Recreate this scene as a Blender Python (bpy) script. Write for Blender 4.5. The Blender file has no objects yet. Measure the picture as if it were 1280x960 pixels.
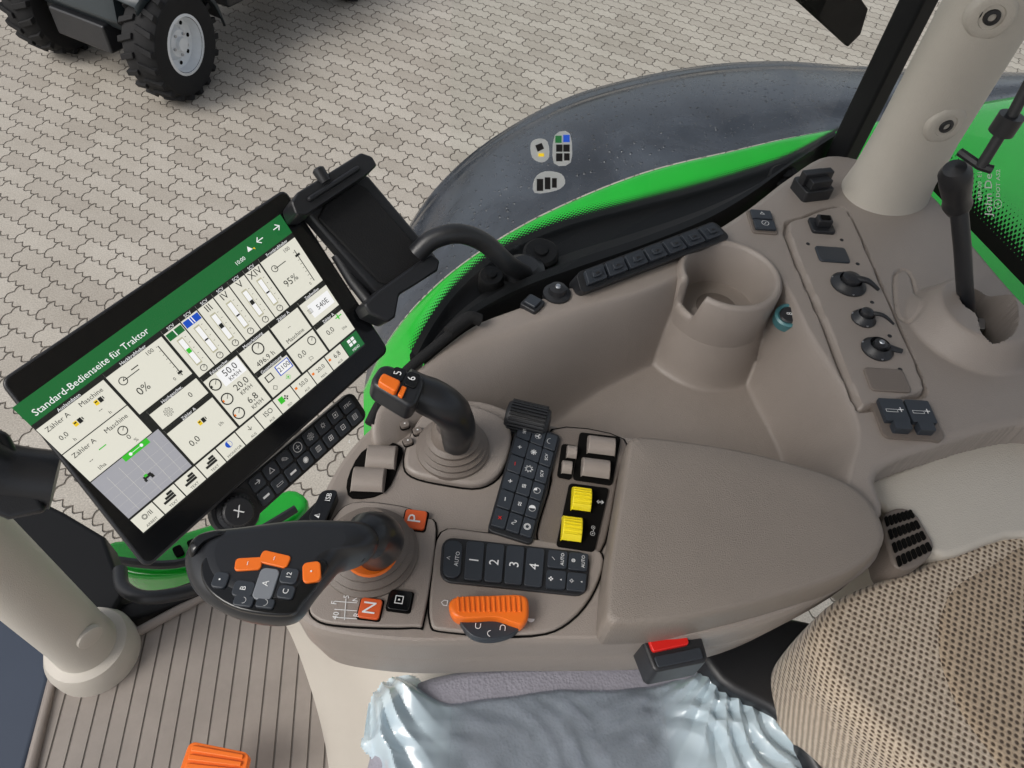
import bpy, bmesh, math, random
import numpy as np
from mathutils import Vector, Matrix, noise
random.seed(4)
sc=bpy.context.scene
# ---------------------------------------------------------------- camera calibration
FOC=900.0; CZ=3.3
UP=Vector((0.0765,0.6286,0.774)).normalized()
XW=(Vector((1,0,0))-UP*UP.x).normalized(); YW=UP.cross(XW)
C=Vector((0,0,CZ))
def ray(px,py):
    v=Vector((px-640,480-py,-FOC)); return Vector((XW.dot(v),YW.dot(v),UP.dot(v)))
def P(px,py,z):
    d=ray(px,py); return C+d*((z-CZ)/d.z)
def PL(px,py,o,n):
    d=ray(px,py); return C+d*((o-C).dot(n)/d.dot(n))
cam=bpy.data.cameras.new("camera"); co=bpy.data.objects.new("camera",cam); sc.collection.objects.link(co)
co.matrix_world=Matrix(((XW.x,XW.y,XW.z,0),(YW.x,YW.y,YW.z,0),(UP.x,UP.y,UP.z,CZ),(0,0,0,1)))
cam.sensor_width=36; cam.lens=FOC/1280*36; cam.clip_start=0.02; cam.clip_end=500
sc.camera=co
# ---------------------------------------------------------------- materials
def srgb(r,g,b):
    return tuple(((c/255)/12.92 if c/255<=0.04045 else ((c/255+0.055)/1.055)**2.4) for c in (r,g,b))+(1,)
def nmat(name):
    m=bpy.data.materials.new(name); m.use_nodes=True; nt=m.node_tree
    return m,nt,nt.nodes["Principled BSDF"]
def mat(name,col,rough=0.5,metal=0,grain=0,gs=900,vary=0.08,vs=6,spec=0.5,coat=0,rv=0.0):
    m,nt,b=nmat(name); N=nt.nodes; L=nt.links
    b.inputs["Roughness"].default_value=rough; b.inputs["Metallic"].default_value=metal
    b.inputs["Specular IOR Level"].default_value=spec; b.inputs["Coat Weight"].default_value=coat
    tc=N.new("ShaderNodeTexCoord")
    if vary>0:
        n=N.new("ShaderNodeTexNoise"); n.inputs["Scale"].default_value=vs; n.inputs["Detail"].default_value=8; n.inputs["Roughness"].default_value=.65
        L.new(tc.outputs["Object"],n.inputs["Vector"])
        mx=N.new("ShaderNodeMix"); mx.data_type='RGBA'
        mx.inputs[6].default_value=tuple(c*(1-vary) for c in col[:3])+(1,)
        mx.inputs[7].default_value=tuple(min(1,c*(1+vary)) for c in col[:3])+(1,)
        L.new(n.outputs["Fac"],mx.inputs[0]); L.new(mx.outputs[2],b.inputs["Base Color"])
        if rv:
            mr=N.new("ShaderNodeMapRange"); mr.inputs[3].default_value=rough-rv; mr.inputs[4].default_value=rough+rv
            mr.inputs[1].default_value=.3; mr.inputs[2].default_value=.7
            L.new(n.outputs["Fac"],mr.inputs[0]); L.new(mr.outputs[0],b.inputs["Roughness"])
    else: b.inputs["Base Color"].default_value=col
    if grain>0:
        v=N.new("ShaderNodeTexVoronoi"); v.inputs["Scale"].default_value=gs
        L.new(tc.outputs["Object"],v.inputs["Vector"])
        bp=N.new("ShaderNodeBump"); bp.inputs["Strength"].default_value=grain; bp.inputs["Distance"].default_value=0.0006
        L.new(v.outputs["Distance"],bp.inputs["Height"]); L.new(bp.outputs[0],b.inputs["Normal"])
    return m
TAUPE=mat("taupe_plastic",srgb(143,134,127),.40,grain=.4,gs=900,vary=.08,vs=9,rv=.07)
TAUPED=mat("dark_taupe_plastic",srgb(110,101,94),.44,grain=.4,gs=800)
TAUPEL=mat("light_beige_plastic",srgb(186,180,170),.46,grain=.4,gs=700,vary=.06)
PADM=mat("armrest_padding",srgb(130,121,113),.44,grain=.6,gs=900,vary=.08,vs=10,rv=.06)
BLK=mat("black_plastic",srgb(33,34,37),.38,grain=.2,gs=900,rv=.08)
FRM=mat("black_frame",srgb(18,19,21),.55,spec=.22)
BLKG=mat("gloss_black",srgb(14,15,17),.16,vary=0)
RUB=mat("black_rubber",srgb(30,30,31),.75,grain=.5,gs=500,vary=.2,vs=20,spec=.3)
GREY=mat("charcoal_key",srgb(46,51,58),.40)
DARK=mat("dark_gap",srgb(14,13,12),.9,spec=.1)
ORG=mat("orange_plastic",srgb(234,112,26),.36,vary=.1,vs=30)
REDO=mat("red_orange_button",srgb(214,92,44),.4)
YEL=mat("yellow_plastic",srgb(232,212,26),.4,vary=.1,vs=30)
RED=mat("red_plastic",srgb(212,32,26),.35)
WHT=mat("white_print",srgb(226,227,227),.6,vary=0)
METAL=mat("silver_metal",srgb(190,192,196),.28,metal=.9)
RIM=mat("silver_rim_paint",srgb(225,229,232),.4,metal=.1,vary=.15,vs=15)
GREEN=mat("green_paint",srgb(20,168,44),.18,coat=.4,vary=.16,vs=7)
UTV=mat("utv_grey_paint",srgb(46,54,58),.4,vary=.25)
BLUEG=mat("blue_grey_glass_door",srgb(62,70,84),.2)
TEAL=mat("teal_ring",srgb(70,120,126),.35)
HEAD=mat("shade_roof_lining",srgb(196,192,186),.9,vary=.05)
def emis(name,col,s=1.0):
    m,nt,b=nmat(name); b.inputs["Base Color"].default_value=tuple(c*.15 for c in col[:3])+(1,)
    b.inputs["Emission Color"].default_value=col; b.inputs["Emission Strength"].default_value=s; b.inputs["Roughness"].default_value=.12
    return m
S_CREAM=emis("screen_cream",srgb(228,226,212),.88)
S_GREEN=emis("screen_green",srgb(34,108,56),.85)
S_DK=emis("screen_dark",srgb(36,38,37),.8)
S_WHITE=emis("screen_white",srgb(245,245,245),.9)
S_GREY=emis("screen_grey",srgb(164,164,170),.9)
S_BLUE=emis("screen_blue",srgb(30,80,190),.9)
S_ORG=emis("screen_orange",srgb(235,120,30),.9)
S_LG=emis("screen_light_green",srgb(60,190,50),.9)
S_YEL=emis("screen_yellow",srgb(235,200,40),.9)
S_TAN=emis("screen_tan",srgb(190,186,160),.85)
def MF(N,L):
    def M(op,a,bv=None,c=None):
        n=N.new("ShaderNodeMath"); n.operation=op
        for i,x in enumerate((a,bv,c)):
            if x is None: continue
            if isinstance(x,(int,float)): n.inputs[i].default_value=x
            else: L.new(x,n.inputs[i])
        return n.outputs[0]
    return M
def fender_mat():
    m,nt,b=nmat("wet_dark_fender"); N=nt.nodes; L=nt.links; M=MF(N,L)
    tc=N.new("ShaderNodeTexCoord")
    n=N.new("ShaderNodeTexNoise"); n.inputs["Scale"].default_value=3.5; n.inputs["Detail"].default_value=9; n.inputs["Roughness"].default_value=.6; n.inputs["Distortion"].default_value=.6
    L.new(tc.outputs["Object"],n.inputs["Vector"])
    cr=N.new("ShaderNodeValToRGB"); cr.color_ramp.elements[0].position=.38; cr.color_ramp.elements[0].color=srgb(46,50,57)
    cr.color_ramp.elements[1].position=.68; cr.color_ramp.elements[1].color=srgb(68,74,83)
    L.new(n.outputs["Fac"],cr.inputs[0]); L.new(cr.outputs[0],b.inputs["Base Color"])
    mr=N.new("ShaderNodeMapRange"); mr.inputs[1].default_value=.40; mr.inputs[2].default_value=.62; mr.inputs[3].default_value=.14; mr.inputs[4].default_value=.40
    L.new(n.outputs["Fac"],mr.inputs[0]); L.new(mr.outputs[0],b.inputs["Roughness"]); b.inputs["Coat Weight"].default_value=.25; b.inputs["Coat Roughness"].default_value=.12
    hs=[]
    for s_,lo in ((55,.28),(110,.24)):
        v=N.new("ShaderNodeTexVoronoi"); v.inputs["Scale"].default_value=s_; L.new(tc.outputs["Object"],v.inputs["Vector"])
        r=N.new("ShaderNodeMapRange"); r.inputs[1].default_value=.08; r.inputs[2].default_value=lo; r.inputs[3].default_value=1; r.inputs[4].default_value=0
        L.new(v.outputs["Distance"],r.inputs[0])
        sp=N.new("ShaderNodeSeparateColor"); L.new(v.outputs["Color"],sp.inputs[0])
        hs.append(M('MULTIPLY',r.outputs[0],M('GREATER_THAN',M('MULTIPLY',sp.outputs[0],M('MULTIPLY',n.outputs["Fac"],2)),.55)))
    bp=N.new("ShaderNodeBump"); bp.inputs["Strength"].default_value=.7; bp.inputs["Distance"].default_value=.005
    L.new(M('ADD',hs[0],M('MULTIPLY',hs[1],.5)),bp.inputs["Height"]); L.new(bp.outputs[0],b.inputs["Normal"]); L.new(bp.outputs[0],b.inputs["Coat Normal"])
    return m
FEND=fender_mat()
def paver_mat():
    m,nt,b=nmat("zigzag_concrete_pavers"); N=nt.nodes; L=nt.links
    tc=N.new("ShaderNodeTexCoord"); mp=N.new("ShaderNodeMapping"); mp.inputs["Rotation"].default_value=(0,0,math.radians(28)); mp.inputs["Scale"].default_value=(.84,.84,.84)
    L.new(tc.outputs["Object"],mp.inputs["Vector"])
    sp=N.new("ShaderNodeSeparateXYZ"); L.new(mp.outputs[0],sp.inputs[0])
    M=MF(N,L)
    x,y=sp.outputs[0],sp.outputs[1]
    zy=M('PINGPONG',x,.028); zx=M('PINGPONG',y,.028)
    ky=M('MULTIPLY',M('SMOOTH_MIN',zy,.021,.006),1.0); kx=M('MULTIPLY',M('SMOOTH_MIN',zx,.021,.006),.5)
    x2=M('ADD',x,kx); y2=M('ADD',y,ky)
    cb=N.new("ShaderNodeCombineXYZ"); L.new(x2,cb.inputs[0]); L.new(y2,cb.inputs[1])
    br=N.new("ShaderNodeTexBrick"); L.new(cb.outputs[0],br.inputs["Vector"])
    br.inputs["Scale"].default_value=1; br.inputs["Brick Width"].default_value=.224; br.inputs["Row Height"].default_value=.112
    br.inputs["Mortar Size"].default_value=.0055; br.inputs["Mortar Smooth"].default_value=.8
    br.inputs["Color1"].default_value=srgb(190,184,174); br.inputs["Color2"].default_value=srgb(172,165,155); br.inputs["Mortar"].default_value=srgb(104,96,86)
    br.inputs["Bias"].default_value=-.1
    n=N.new("ShaderNodeTexNoise"); n.inputs["Scale"].default_value=.9; n.inputs["Detail"].default_value=10; n.inputs["Roughness"].default_value=.72
    L.new(tc.outputs["Object"],n.inputs["Vector"])
    mx=N.new("ShaderNodeMix"); mx.data_type='RGBA'; mx.blend_type='MULTIPLY'; mx.inputs[0].default_value=.65
    cr=N.new("ShaderNodeValToRGB"); cr.color_ramp.elements[0].position=.32; cr.color_ramp.elements[0].color=(.64,.61,.56,1); cr.color_ramp.elements[1].position=.66; cr.color_ramp.elements[1].color=(1.0,.99,.97,1)
    L.new(n.outputs["Fac"],cr.inputs[0]); L.new(br.outputs["Color"],mx.inputs[6]); L.new(cr.outputs[0],mx.inputs[7])
    n2=N.new("ShaderNodeTexNoise"); n2.inputs["Scale"].default_value=120; n2.inputs["Detail"].default_value=4; L.new(tc.outputs["Object"],n2.inputs["Vector"])
    m3=N.new("ShaderNodeMix"); m3.data_type='RGBA'; m3.blend_type='OVERLAY'; m3.inputs[0].default_value=.6
    L.new(mx.outputs[2],m3.inputs[6]); L.new(n2.outputs["Fac"],m3.inputs[7]); L.new(m3.outputs[2],b.inputs["Base Color"])
    b.inputs["Roughness"].default_value=.6
    bp=N.new("ShaderNodeBump"); bp.inputs["Strength"].default_value=.9; bp.inputs["Distance"].default_value=.01; bp.invert=True
    L.new(br.outputs["Fac"],bp.inputs["Height"]); L.new(bp.outputs[0],b.inputs["Normal"])
    return m
PAVE=paver_mat()

def tweed(name,c1,c2,scale=230):
    m,nt,b=nmat(name); N=nt.nodes; L=nt.links; M=MF(N,L)
    tc=N.new("ShaderNodeTexCoord"); s0=N.new("ShaderNodeSeparateXYZ"); L.new(tc.outputs["Object"],s0.inputs[0])
    c0=N.new("ShaderNodeCombineXYZ"); L.new(M('MULTIPLY_ADD',s0.outputs[2],.9,s0.outputs[0]),c0.inputs[0]); L.new(M('MULTIPLY_ADD',s0.outputs[2],.9,s0.outputs[1]),c0.inputs[1])
    mp=N.new("ShaderNodeMapping"); mp.inputs["Rotation"].default_value=(0,0,math.radians(28)); L.new(c0.outputs[0],mp.inputs["Vector"])
    v=N.new("ShaderNodeTexVoronoi"); v.inputs["Scale"].default_value=scale; v.inputs["Randomness"].default_value=.18; v.voronoi_dimensions='2D'
    L.new(mp.outputs[0],v.inputs["Vector"])
    cr=N.new("ShaderNodeValToRGB"); e=cr.color_ramp.elements; e[0].position=.20; e[0].color=c2; e[1].position=.42; e[1].color=c1
    L.new(v.outputs["Distance"],cr.inputs[0])
    n=N.new("ShaderNodeTexNoise"); n.inputs["Scale"].default_value=350; n.inputs["Detail"].default_value=3
    L.new(tc.outputs["Object"],n.inputs["Vector"])
    r2=N.new("ShaderNodeValToRGB"); r2.color_ramp.elements[0].position=.3; r2.color_ramp.elements[0].color=(.72,.70,.67,1); r2.color_ramp.elements[1].position=.65; r2.color_ramp.elements[1].color=(1.05,1.05,1.05,1)
    mx=N.new("ShaderNodeMix"); mx.data_type='RGBA'; mx.blend_type='MULTIPLY'; mx.inputs[0].default_value=.9
    L.new(n.outputs["Fac"],r2.inputs[0]); L.new(cr.outputs[0],mx.inputs[6]); L.new(r2.outputs[0],mx.inputs[7]); L.new(mx.outputs[2],b.inputs["Base Color"])
    b.inputs["Roughness"].default_value=.95; b.inputs["Sheen Weight"].default_value=.2
    bp=N.new("ShaderNodeBump"); bp.inputs["Strength"].default_value=.7; bp.inputs["Distance"].default_value=.002
    L.new(v.outputs["Distance"],bp.inputs["Height"]); L.new(bp.outputs[0],b.inputs["Normal"])
    return m
TWEED=tweed("beige_knit_fabric",srgb(196,181,162),srgb(88,70,56),165)
TWEED2=tweed("brown_knit_fabric",srgb(180,161,138),srgb(72,56,42),155)
FABRIC=mat("grey_cushion_fabric",srgb(146,144,154),.8,grain=1,gs=300,vary=.14,vs=30)

def matfloor():
    m,nt,b=nmat("ribbed_floor_mat"); N=nt.nodes; L=nt.links
    tc=N.new("ShaderNodeTexCoord"); mp=N.new("ShaderNodeMapping"); mp.inputs["Rotation"].default_value=(0,0,math.radians(-6))
    L.new(tc.outputs["Object"],mp.inputs["Vector"])
    sp=N.new("ShaderNodeSeparateXYZ"); L.new(mp.outputs[0],sp.inputs[0])
    pp=N.new("ShaderNodeMath"); pp.operation='PINGPONG'; pp.inputs[1].default_value=.0135; L.new(sp.outputs[0],pp.inputs[0])
    r=N.new("ShaderNodeMapRange"); r.inputs[1].default_value=.0004; r.inputs[2].default_value=.0018; L.new(pp.outputs[0],r.inputs[0])
    mx=N.new("ShaderNodeMix"); mx.data_type='RGBA'; mx.inputs[6].default_value=srgb(98,91,84); mx.inputs[7].default_value=srgb(156,147,139)
    L.new(r.outputs[0],mx.inputs[0])
    n=N.new("ShaderNodeTexNoise"); n.inputs["Scale"].default_value=14; n.inputs["Detail"].default_value=9; n.inputs["Roughness"].default_value=.7; L.new(tc.outputs["Object"],n.inputs["Vector"])
    m2=N.new("ShaderNodeMix"); m2.data_type='RGBA'; m2.blend_type='MULTIPLY'; m2.inputs[0].default_value=.45
    L.new(mx.outputs[2],m2.inputs[6]); L.new(n.outputs["Fac"],m2.inputs[7]); L.new(m2.outputs[2],b.inputs["Base Color"])
    b.inputs["Roughness"].default_value=.5
    bp=N.new("ShaderNodeBump"); bp.inputs["Strength"].default_value=1; bp.inputs["Distance"].default_value=.003
    L.new(r.outputs[0],bp.inputs["Height"]); L.new(bp.outputs[0],b.inputs["Normal"])
    return m
MATF=matfloor()

def film():
    m,nt,b=nmat("blue_plastic_film"); N=nt.nodes; L=nt.links; M=MF(N,L)
    b.inputs["Base Color"].default_value=srgb(222,242,252); b.inputs["Roughness"].default_value=.25
    tc=N.new("ShaderNodeTexCoord"); 
    n=N.new("ShaderNodeTexNoise"); n.noise_type='RIDGED_MULTIFRACTAL'; n.inputs["Scale"].default_value=15; n.inputs["Detail"].default_value=4; n.inputs["Distortion"].default_value=1.0
    L.new(tc.outputs["Object"],n.inputs["Vector"])
    bp=N.new("ShaderNodeBump"); bp.inputs["Strength"].default_value=1.0; bp.inputs["Distance"].default_value=.005
    L.new(n.outputs["Fac"],bp.inputs["Height"]); L.new(bp.outputs[0],b.inputs["Normal"])
    tl=N.new("ShaderNodeBsdfTranslucent"); tl.inputs[0].default_value=srgb(210,238,252)
    m1=N.new("ShaderNodeMixShader"); m1.inputs[0].default_value=.18; L.new(b.outputs[0],m1.inputs[1]); L.new(tl.outputs[0],m1.inputs[2])
    at=N.new("ShaderNodeAttribute"); at.attribute_name="dens"
    tr=N.new("ShaderNodeBsdfTransparent"); tr.inputs[0].default_value=(.93,.98,1,1)
    mx=N.new("ShaderNodeMixShader"); L.new(at.outputs["Fac"],mx.inputs[0]); L.new(tr.outputs[0],mx.inputs[1]); L.new(m1.outputs[0],mx.inputs[2])
    gl=N.new("ShaderNodeBsdfGlossy"); gl.inputs["Roughness"].default_value=.12; L.new(bp.outputs[0],gl.inputs["Normal"])
    lw=N.new("ShaderNodeLayerWeight"); lw.inputs[0].default_value=.3; L.new(bp.outputs[0],lw.inputs["Normal"])
    mg=N.new("ShaderNodeMixShader"); L.new(M('MULTIPLY_ADD',lw.outputs["Fresnel"],.7,.03),mg.inputs[0]); L.new(mx.outputs[0],mg.inputs[1]); L.new(gl.outputs[0],mg.inputs[2])
    L.new(mg.outputs[0],N["Material Output"].inputs[0])
    return m
FILM=film()
def glass():
    m,nt,b=nmat("cab_glass"); N=nt.nodes; L=nt.links
    tr=N.new("ShaderNodeBsdfTransparent"); tr.inputs[0].default_value=(.96,.98,.97,1)
    gl=N.new("ShaderNodeBsdfGlossy"); gl.inputs["Roughness"].default_value=.02
    mx=N.new("ShaderNodeMixShader"); mx.inputs[0].default_value=.03
    L.new(tr.outputs[0],mx.inputs[1]); L.new(gl.outputs[0],mx.inputs[2]); L.new(mx.outputs[0],N["Material Output"].inputs[0])
    return m
GLASS=glass()
def frit():
    m,nt,b=nmat("dotted_frit"); N=nt.nodes; L=nt.links; M=MF(N,L)
    b.inputs["Base Color"].default_value=(.006,.006,.006,1); b.inputs["Roughness"].default_value=.5; b.inputs["Specular IOR Level"].default_value=.2
    uv=N.new("ShaderNodeUVMap"); sp=N.new("ShaderNodeSeparateXYZ"); L.new(uv.outputs[0],sp.inputs[0])
    s=1/.0080
    u=M('MULTIPLY',sp.outputs[0],s); v=M('MULTIPLY',sp.outputs[1],s)
    a=M('FRACT',M('ADD',u,v)); c=M('FRACT',M('SUBTRACT',u,v))
    d=M('SQRT',M('ADD',M('POWER',M('SUBTRACT',a,.5),2),M('POWER',M('SUBTRACT',c,.5),2)))
    rad=M('MULTIPLY_ADD',sp.outputs[1],-18,.92)
    k=M('LESS_THAN',d,rad)
    tr=N.new("ShaderNodeBsdfTransparent"); mx=N.new("ShaderNodeMixShader")
    L.new(k,mx.inputs[0]); L.new(tr.outputs[0],mx.inputs[1]); L.new(b.outputs[0],mx.inputs[2]); L.new(mx.outputs[0],N["Material Output"].inputs[0])
    return m
FRIT=frit()
# ---------------------------------------------------------------- geometry helpers
def spline(pts,n=6,closed=True):
    out=[]; K=len(pts); pts=[Vector(p) for p in pts]
    rng=range(K) if closed else range(K-1)
    for i in rng:
        if closed: a,b,c,d=pts[i-1],pts[i],pts[(i+1)%K],pts[(i+2)%K]
        else: a,b,c,d=pts[max(i-1,0)],pts[i],pts[i+1],pts[min(i+2,K-1)]
        for k in range(n):
            t=k/n
            out.append(0.5*((2*b)+(c-a)*t+(2*a-5*b+4*c-d)*t*t+(3*b-a-3*c+d)*t**3))
    if not closed: out.append(pts[-1])
    return out
TC={}
def textmesh(s):
    if s in TC: return TC[s]
    cu=bpy.data.curves.new("t","FONT"); cu.body=s; cu.size=1; cu.align_x='CENTER'; cu.align_y='CENTER'; cu.resolution_u=2
    o=bpy.data.objects.new("t",cu); sc.collection.objects.link(o)
    bpy.context.view_layer.update()
    dg=bpy.context.evaluated_depsgraph_get()
    me=bpy.data.meshes.new_from_object(o.evaluated_get(dg))
    r=([v.co.copy() for v in me.vertices],[tuple(p.vertices) for p in me.polygons])
    bpy.data.objects.remove(o); bpy.data.meshes.remove(me); bpy.data.curves.remove(cu)
    TC[s]=r; return r
Z=Vector((0,0,1))
class G:
    def __init__(s): s.v=[];s.f=[];s.m=[]
    def add(s,vs,fs,m=0):
        o=len(s.v); s.v+=[Vector(v) for v in vs]; s.f+=[tuple(i+o for i in f) for f in fs]; s.m+=[m]*len(fs); return s
    def prism(s,top,down,m=0,flare=0):
        n=len(top); top=[Vector(p) for p in top]; c=sum(top,Vector())/n
        bot=[p+down+(p-c)*flare for p in top]
        s.add(top+bot,[tuple(range(n)),tuple(range(2*n-1,n-1,-1))]+[(i,(i+1)%n,n+(i+1)%n,n+i) for i in range(n)],m); return s
    def loft(s,rows,m=0,close=False):
        n=len(rows[0]); vs=[p for r in rows for p in r]; fs=[]
        for j in range(len(rows)-1):
            for i in range(n if close else n-1):
                k=(i+1)%n; fs.append((j*n+i,j*n+k,(j+1)*n+k,(j+1)*n+i))
        s.add(vs,fs,m); return s
    def tube(s,path,r,seg=12,m=0,flat=1.0):
        path=[Vector(p) for p in path]; K=len(path)
        if not isinstance(r,(list,tuple)): r=[r]*K
        if len(r)!=K: r=[r[0]+(r[-1]-r[0])*i/(K-1) if len(r)==2 else r[min(len(r)-1,int(round(i*(len(r)-1)/(K-1))))] for i in range(K)]
        t=(path[1]-path[0]).normalized(); a=t.orthogonal().normalized(); rows=[]
        for i,p in enumerate(path):
            t=(path[min(i+1,K-1)]-path[max(i-1,0)]).normalized()
            a=(a-t*a.dot(t)).normalized(); b=t.cross(a)
            rows.append([p+(a*math.cos(q)+b*math.sin(q)*flat)*r[i] for q in [2*math.pi*j/seg for j in range(seg)]])
        s.loft(rows,m,True)
        s.add(rows[0],[tuple(range(seg))],m); s.add(rows[-1],[tuple(range(seg))],m); return s
    def lathe(s,c,ax,prof,seg=32,m=0,cap=True):
        c=Vector(c); ax=Vector(ax).normalized(); a=ax.orthogonal().normalized(); b=ax.cross(a)
        rows=[[c+ax*h+(a*math.cos(q)+b*math.sin(q))*r for q in [2*math.pi*j/seg for j in range(seg)]] for r,h in prof]
        s.loft(rows,m,True)
        if cap: s.add(rows[0],[tuple(range(seg))],m); s.add(rows[-1],[tuple(range(seg))],m)
        return s
    def pillow(s,out,up,ht,hb,m=0,rings=7,flat=.35):
        n=len(out); c=sum(out,Vector())/n; rows=[]
        ks=[math.pi/2*i/rings for i in range(rings+1)]
        def sc_(k): return flat+(1-flat)*math.cos(k)
        for k in reversed(ks): rows.append([c+(p-c)*sc_(k)+up*ht*math.sin(k) for p in out])
        for k in ks[1:]: rows.append([c+(p-c)*sc_(k)-up*hb*math.sin(k) for p in out])
        s.loft(rows,m,True); s.add(rows[0],[tuple(range(n))],m); s.add(rows[-1],[tuple(range(n))],m); return s
    def text(s,t,pos,xd,yd,size,m=0,nrm=None,lift=.0006):
        vs,fs=textmesh(t); nn=xd.cross(yd).normalized()*lift
        s.add([pos+xd*(v.x*size)+yd*(v.y*size)+nn for v in vs],fs,m); return s
    def obj(s,name,parent=None,mats=(),bevel=0,seg=3,smooth=38,sub=0,rec=True):
        me=bpy.data.meshes.new(name)
        if parent is None: org=sum(s.v,Vector())/len(s.v)
        else: org=Vector(parent["_o"])
        me.from_pydata([v-org for v in s.v],[],s.f); 
        for i,p in enumerate(me.polygons): p.material_index=s.m[i]
        for m in mats: me.materials.append(m)
        bm=bmesh.new(); bm.from_mesh(me)
        if rec: bmesh.ops.recalc_face_normals(bm,faces=bm.faces)
        bm.to_mesh(me); bm.free()
        for p in me.polygons: p.use_smooth=True
        me.set_sharp_from_angle(angle=math.radians(smooth))
        o=bpy.data.objects.new(name,me); sc.collection.objects.link(o)
        o["_o"]=tuple(org)
        if parent is None: o.location=org
        else: o.parent=parent
        if bevel:
            b=o.modifiers.new("b","BEVEL"); b.width=bevel; b.segments=seg; b.limit_method='ANGLE'; b.angle_limit=math.radians(40); b.harden_normals=True
        if sub:
            b=o.modifiers.new("s","SUBSURF"); b.levels=sub; b.render_levels=sub
        return o
def tag(o,label,cat,group=None):
    o["label"]=label; o["category"]=cat
    if group: o["group"]=group
    return o
def thing(name,loc,label,cat,group=None):
    o=bpy.data.objects.new(name,None); o.empty_display_size=.05; sc.collection.objects.link(o); o.location=loc; o["_o"]=tuple(loc)
    return tag(o,label,cat,group)
class Q:
    def __init__(s,a,b,c,d):
        s.c=[Vector(x) for x in (a,b,c,d)]; s.u=(s.c[1]-s.c[0]); s.w=(s.c[3]-s.c[0]); n=s.u.cross(s.w).normalized()
        if n.dot(C-s.c[0])<0: n=-n
        s.n=n; s.ud=s.u.normalized(); s.vd=s.w.normalized()
    def at(s,u,v,h=0):
        a,b,c,d=s.c; return a*(1-u)*(1-v)+b*u*(1-v)+c*u*v+d*(1-u)*v+s.n*h
    def rr(s,u0,u1,v0,v1,r,h,k=4):
        lu=s.u.length; lv=s.w.length; out=[]
        ru=r/lu; rv=r/lv
        for cu,cv,a0 in ((u1-ru,v1-rv,0),(u0+ru,v1-rv,90),(u0+ru,v0+rv,180),(u1-ru,v0+rv,270)):
            for i in range(k+1):
                a=math.radians(a0+90*i/k); out.append(s.at(cu+ru*math.cos(a),cv+rv*math.sin(a),h))
        return out
    def key(s,g,u0,u1,v0,v1,r,h0,h1,m=0):
        g.prism(s.rr(u0,u1,v0,v1,r,h1),s.n*(h0-h1),m)
def QP(pts,z): return Q(*[P(x,y,z) for x,y in pts])
def px(pts,z): return [P(p[0],p[1],z if len(p)<3 else p[2]) for p in pts]

def sdf(pts,X,Y):
    pts=[(p.x,p.y) for p in pts]; n=len(pts); d=np.full(X.shape,1e9); ins=np.zeros(X.shape,bool)
    for i in range(n):
        x0,y0=pts[i]; x1,y1=pts[(i+1)%n]; ex,ey=x1-x0,y1-y0; L=ex*ex+ey*ey+1e-12
        t=np.clip(((X-x0)*ex+(Y-y0)*ey)/L,0,1); d=np.minimum(d,np.hypot(X-x0-t*ex,Y-y0-t*ey))
        c=((y0>Y)!=(y1>Y)); xi=(x1-x0)*(Y-y0)/((y1-y0) if abs(y1-y0)>1e-12 else 1e-12)+x0
        ins^=(c&(X<xi))
    return np.where(ins,d,-d)
def sstep(t): t=np.clip(t,0,1); return t*t*(3-2*t)
def hfield(outline,res,zfun,R=.012,drop=.05):
    xs=[p.x for p in outline]; ys=[p.y for p in outline]
    X,Y=np.meshgrid(np.arange(min(xs)-.01,max(xs)+.01,res),np.arange(min(ys)-.01,max(ys)+.01,res))
    s=sdf(outline,X,Y); Zz=zfun(X,Y)
    q=np.clip(1-s/R,0,1); Zz=Zz-R*(1-np.sqrt(np.clip(1-q*q,0,1)))
    Zz=np.where(s<0,Zz-drop,Zz)
    g=G(); h,w=X.shape; idx=-np.ones((h,w),int); keep=s>-res*1.5
    quad=keep[:-1,:-1]&keep[1:,:-1]&keep[:-1,1:]&keep[1:,1:]
    used=np.zeros((h,w),bool); used[:-1,:-1]|=quad; used[1:,:-1]|=quad; used[:-1,1:]|=quad; used[1:,1:]|=quad
    idx[used]=np.arange(used.sum())
    vs=np.stack([X[used],Y[used],Zz[used]],1)
    g.v=[Vector(a) for a in vs.tolist()]
    J,I=np.nonzero(quad)
    g.f=[(int(idx[j,i]),int(idx[j,i+1]),int(idx[j+1,i+1]),int(idx[j+1,i])) for j,i in zip(J,I)]; g.m=[0]*len(g.f)
    return g,vs

# ================================================================= GROUND
g=G(); g.add([(-60,-60,0),(60,-60,0),(60,60,0),(-60,60,0)],[(0,1,2,3)])
o=g.obj("ground",None,[PAVE]); o["kind"]="structure"

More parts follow.
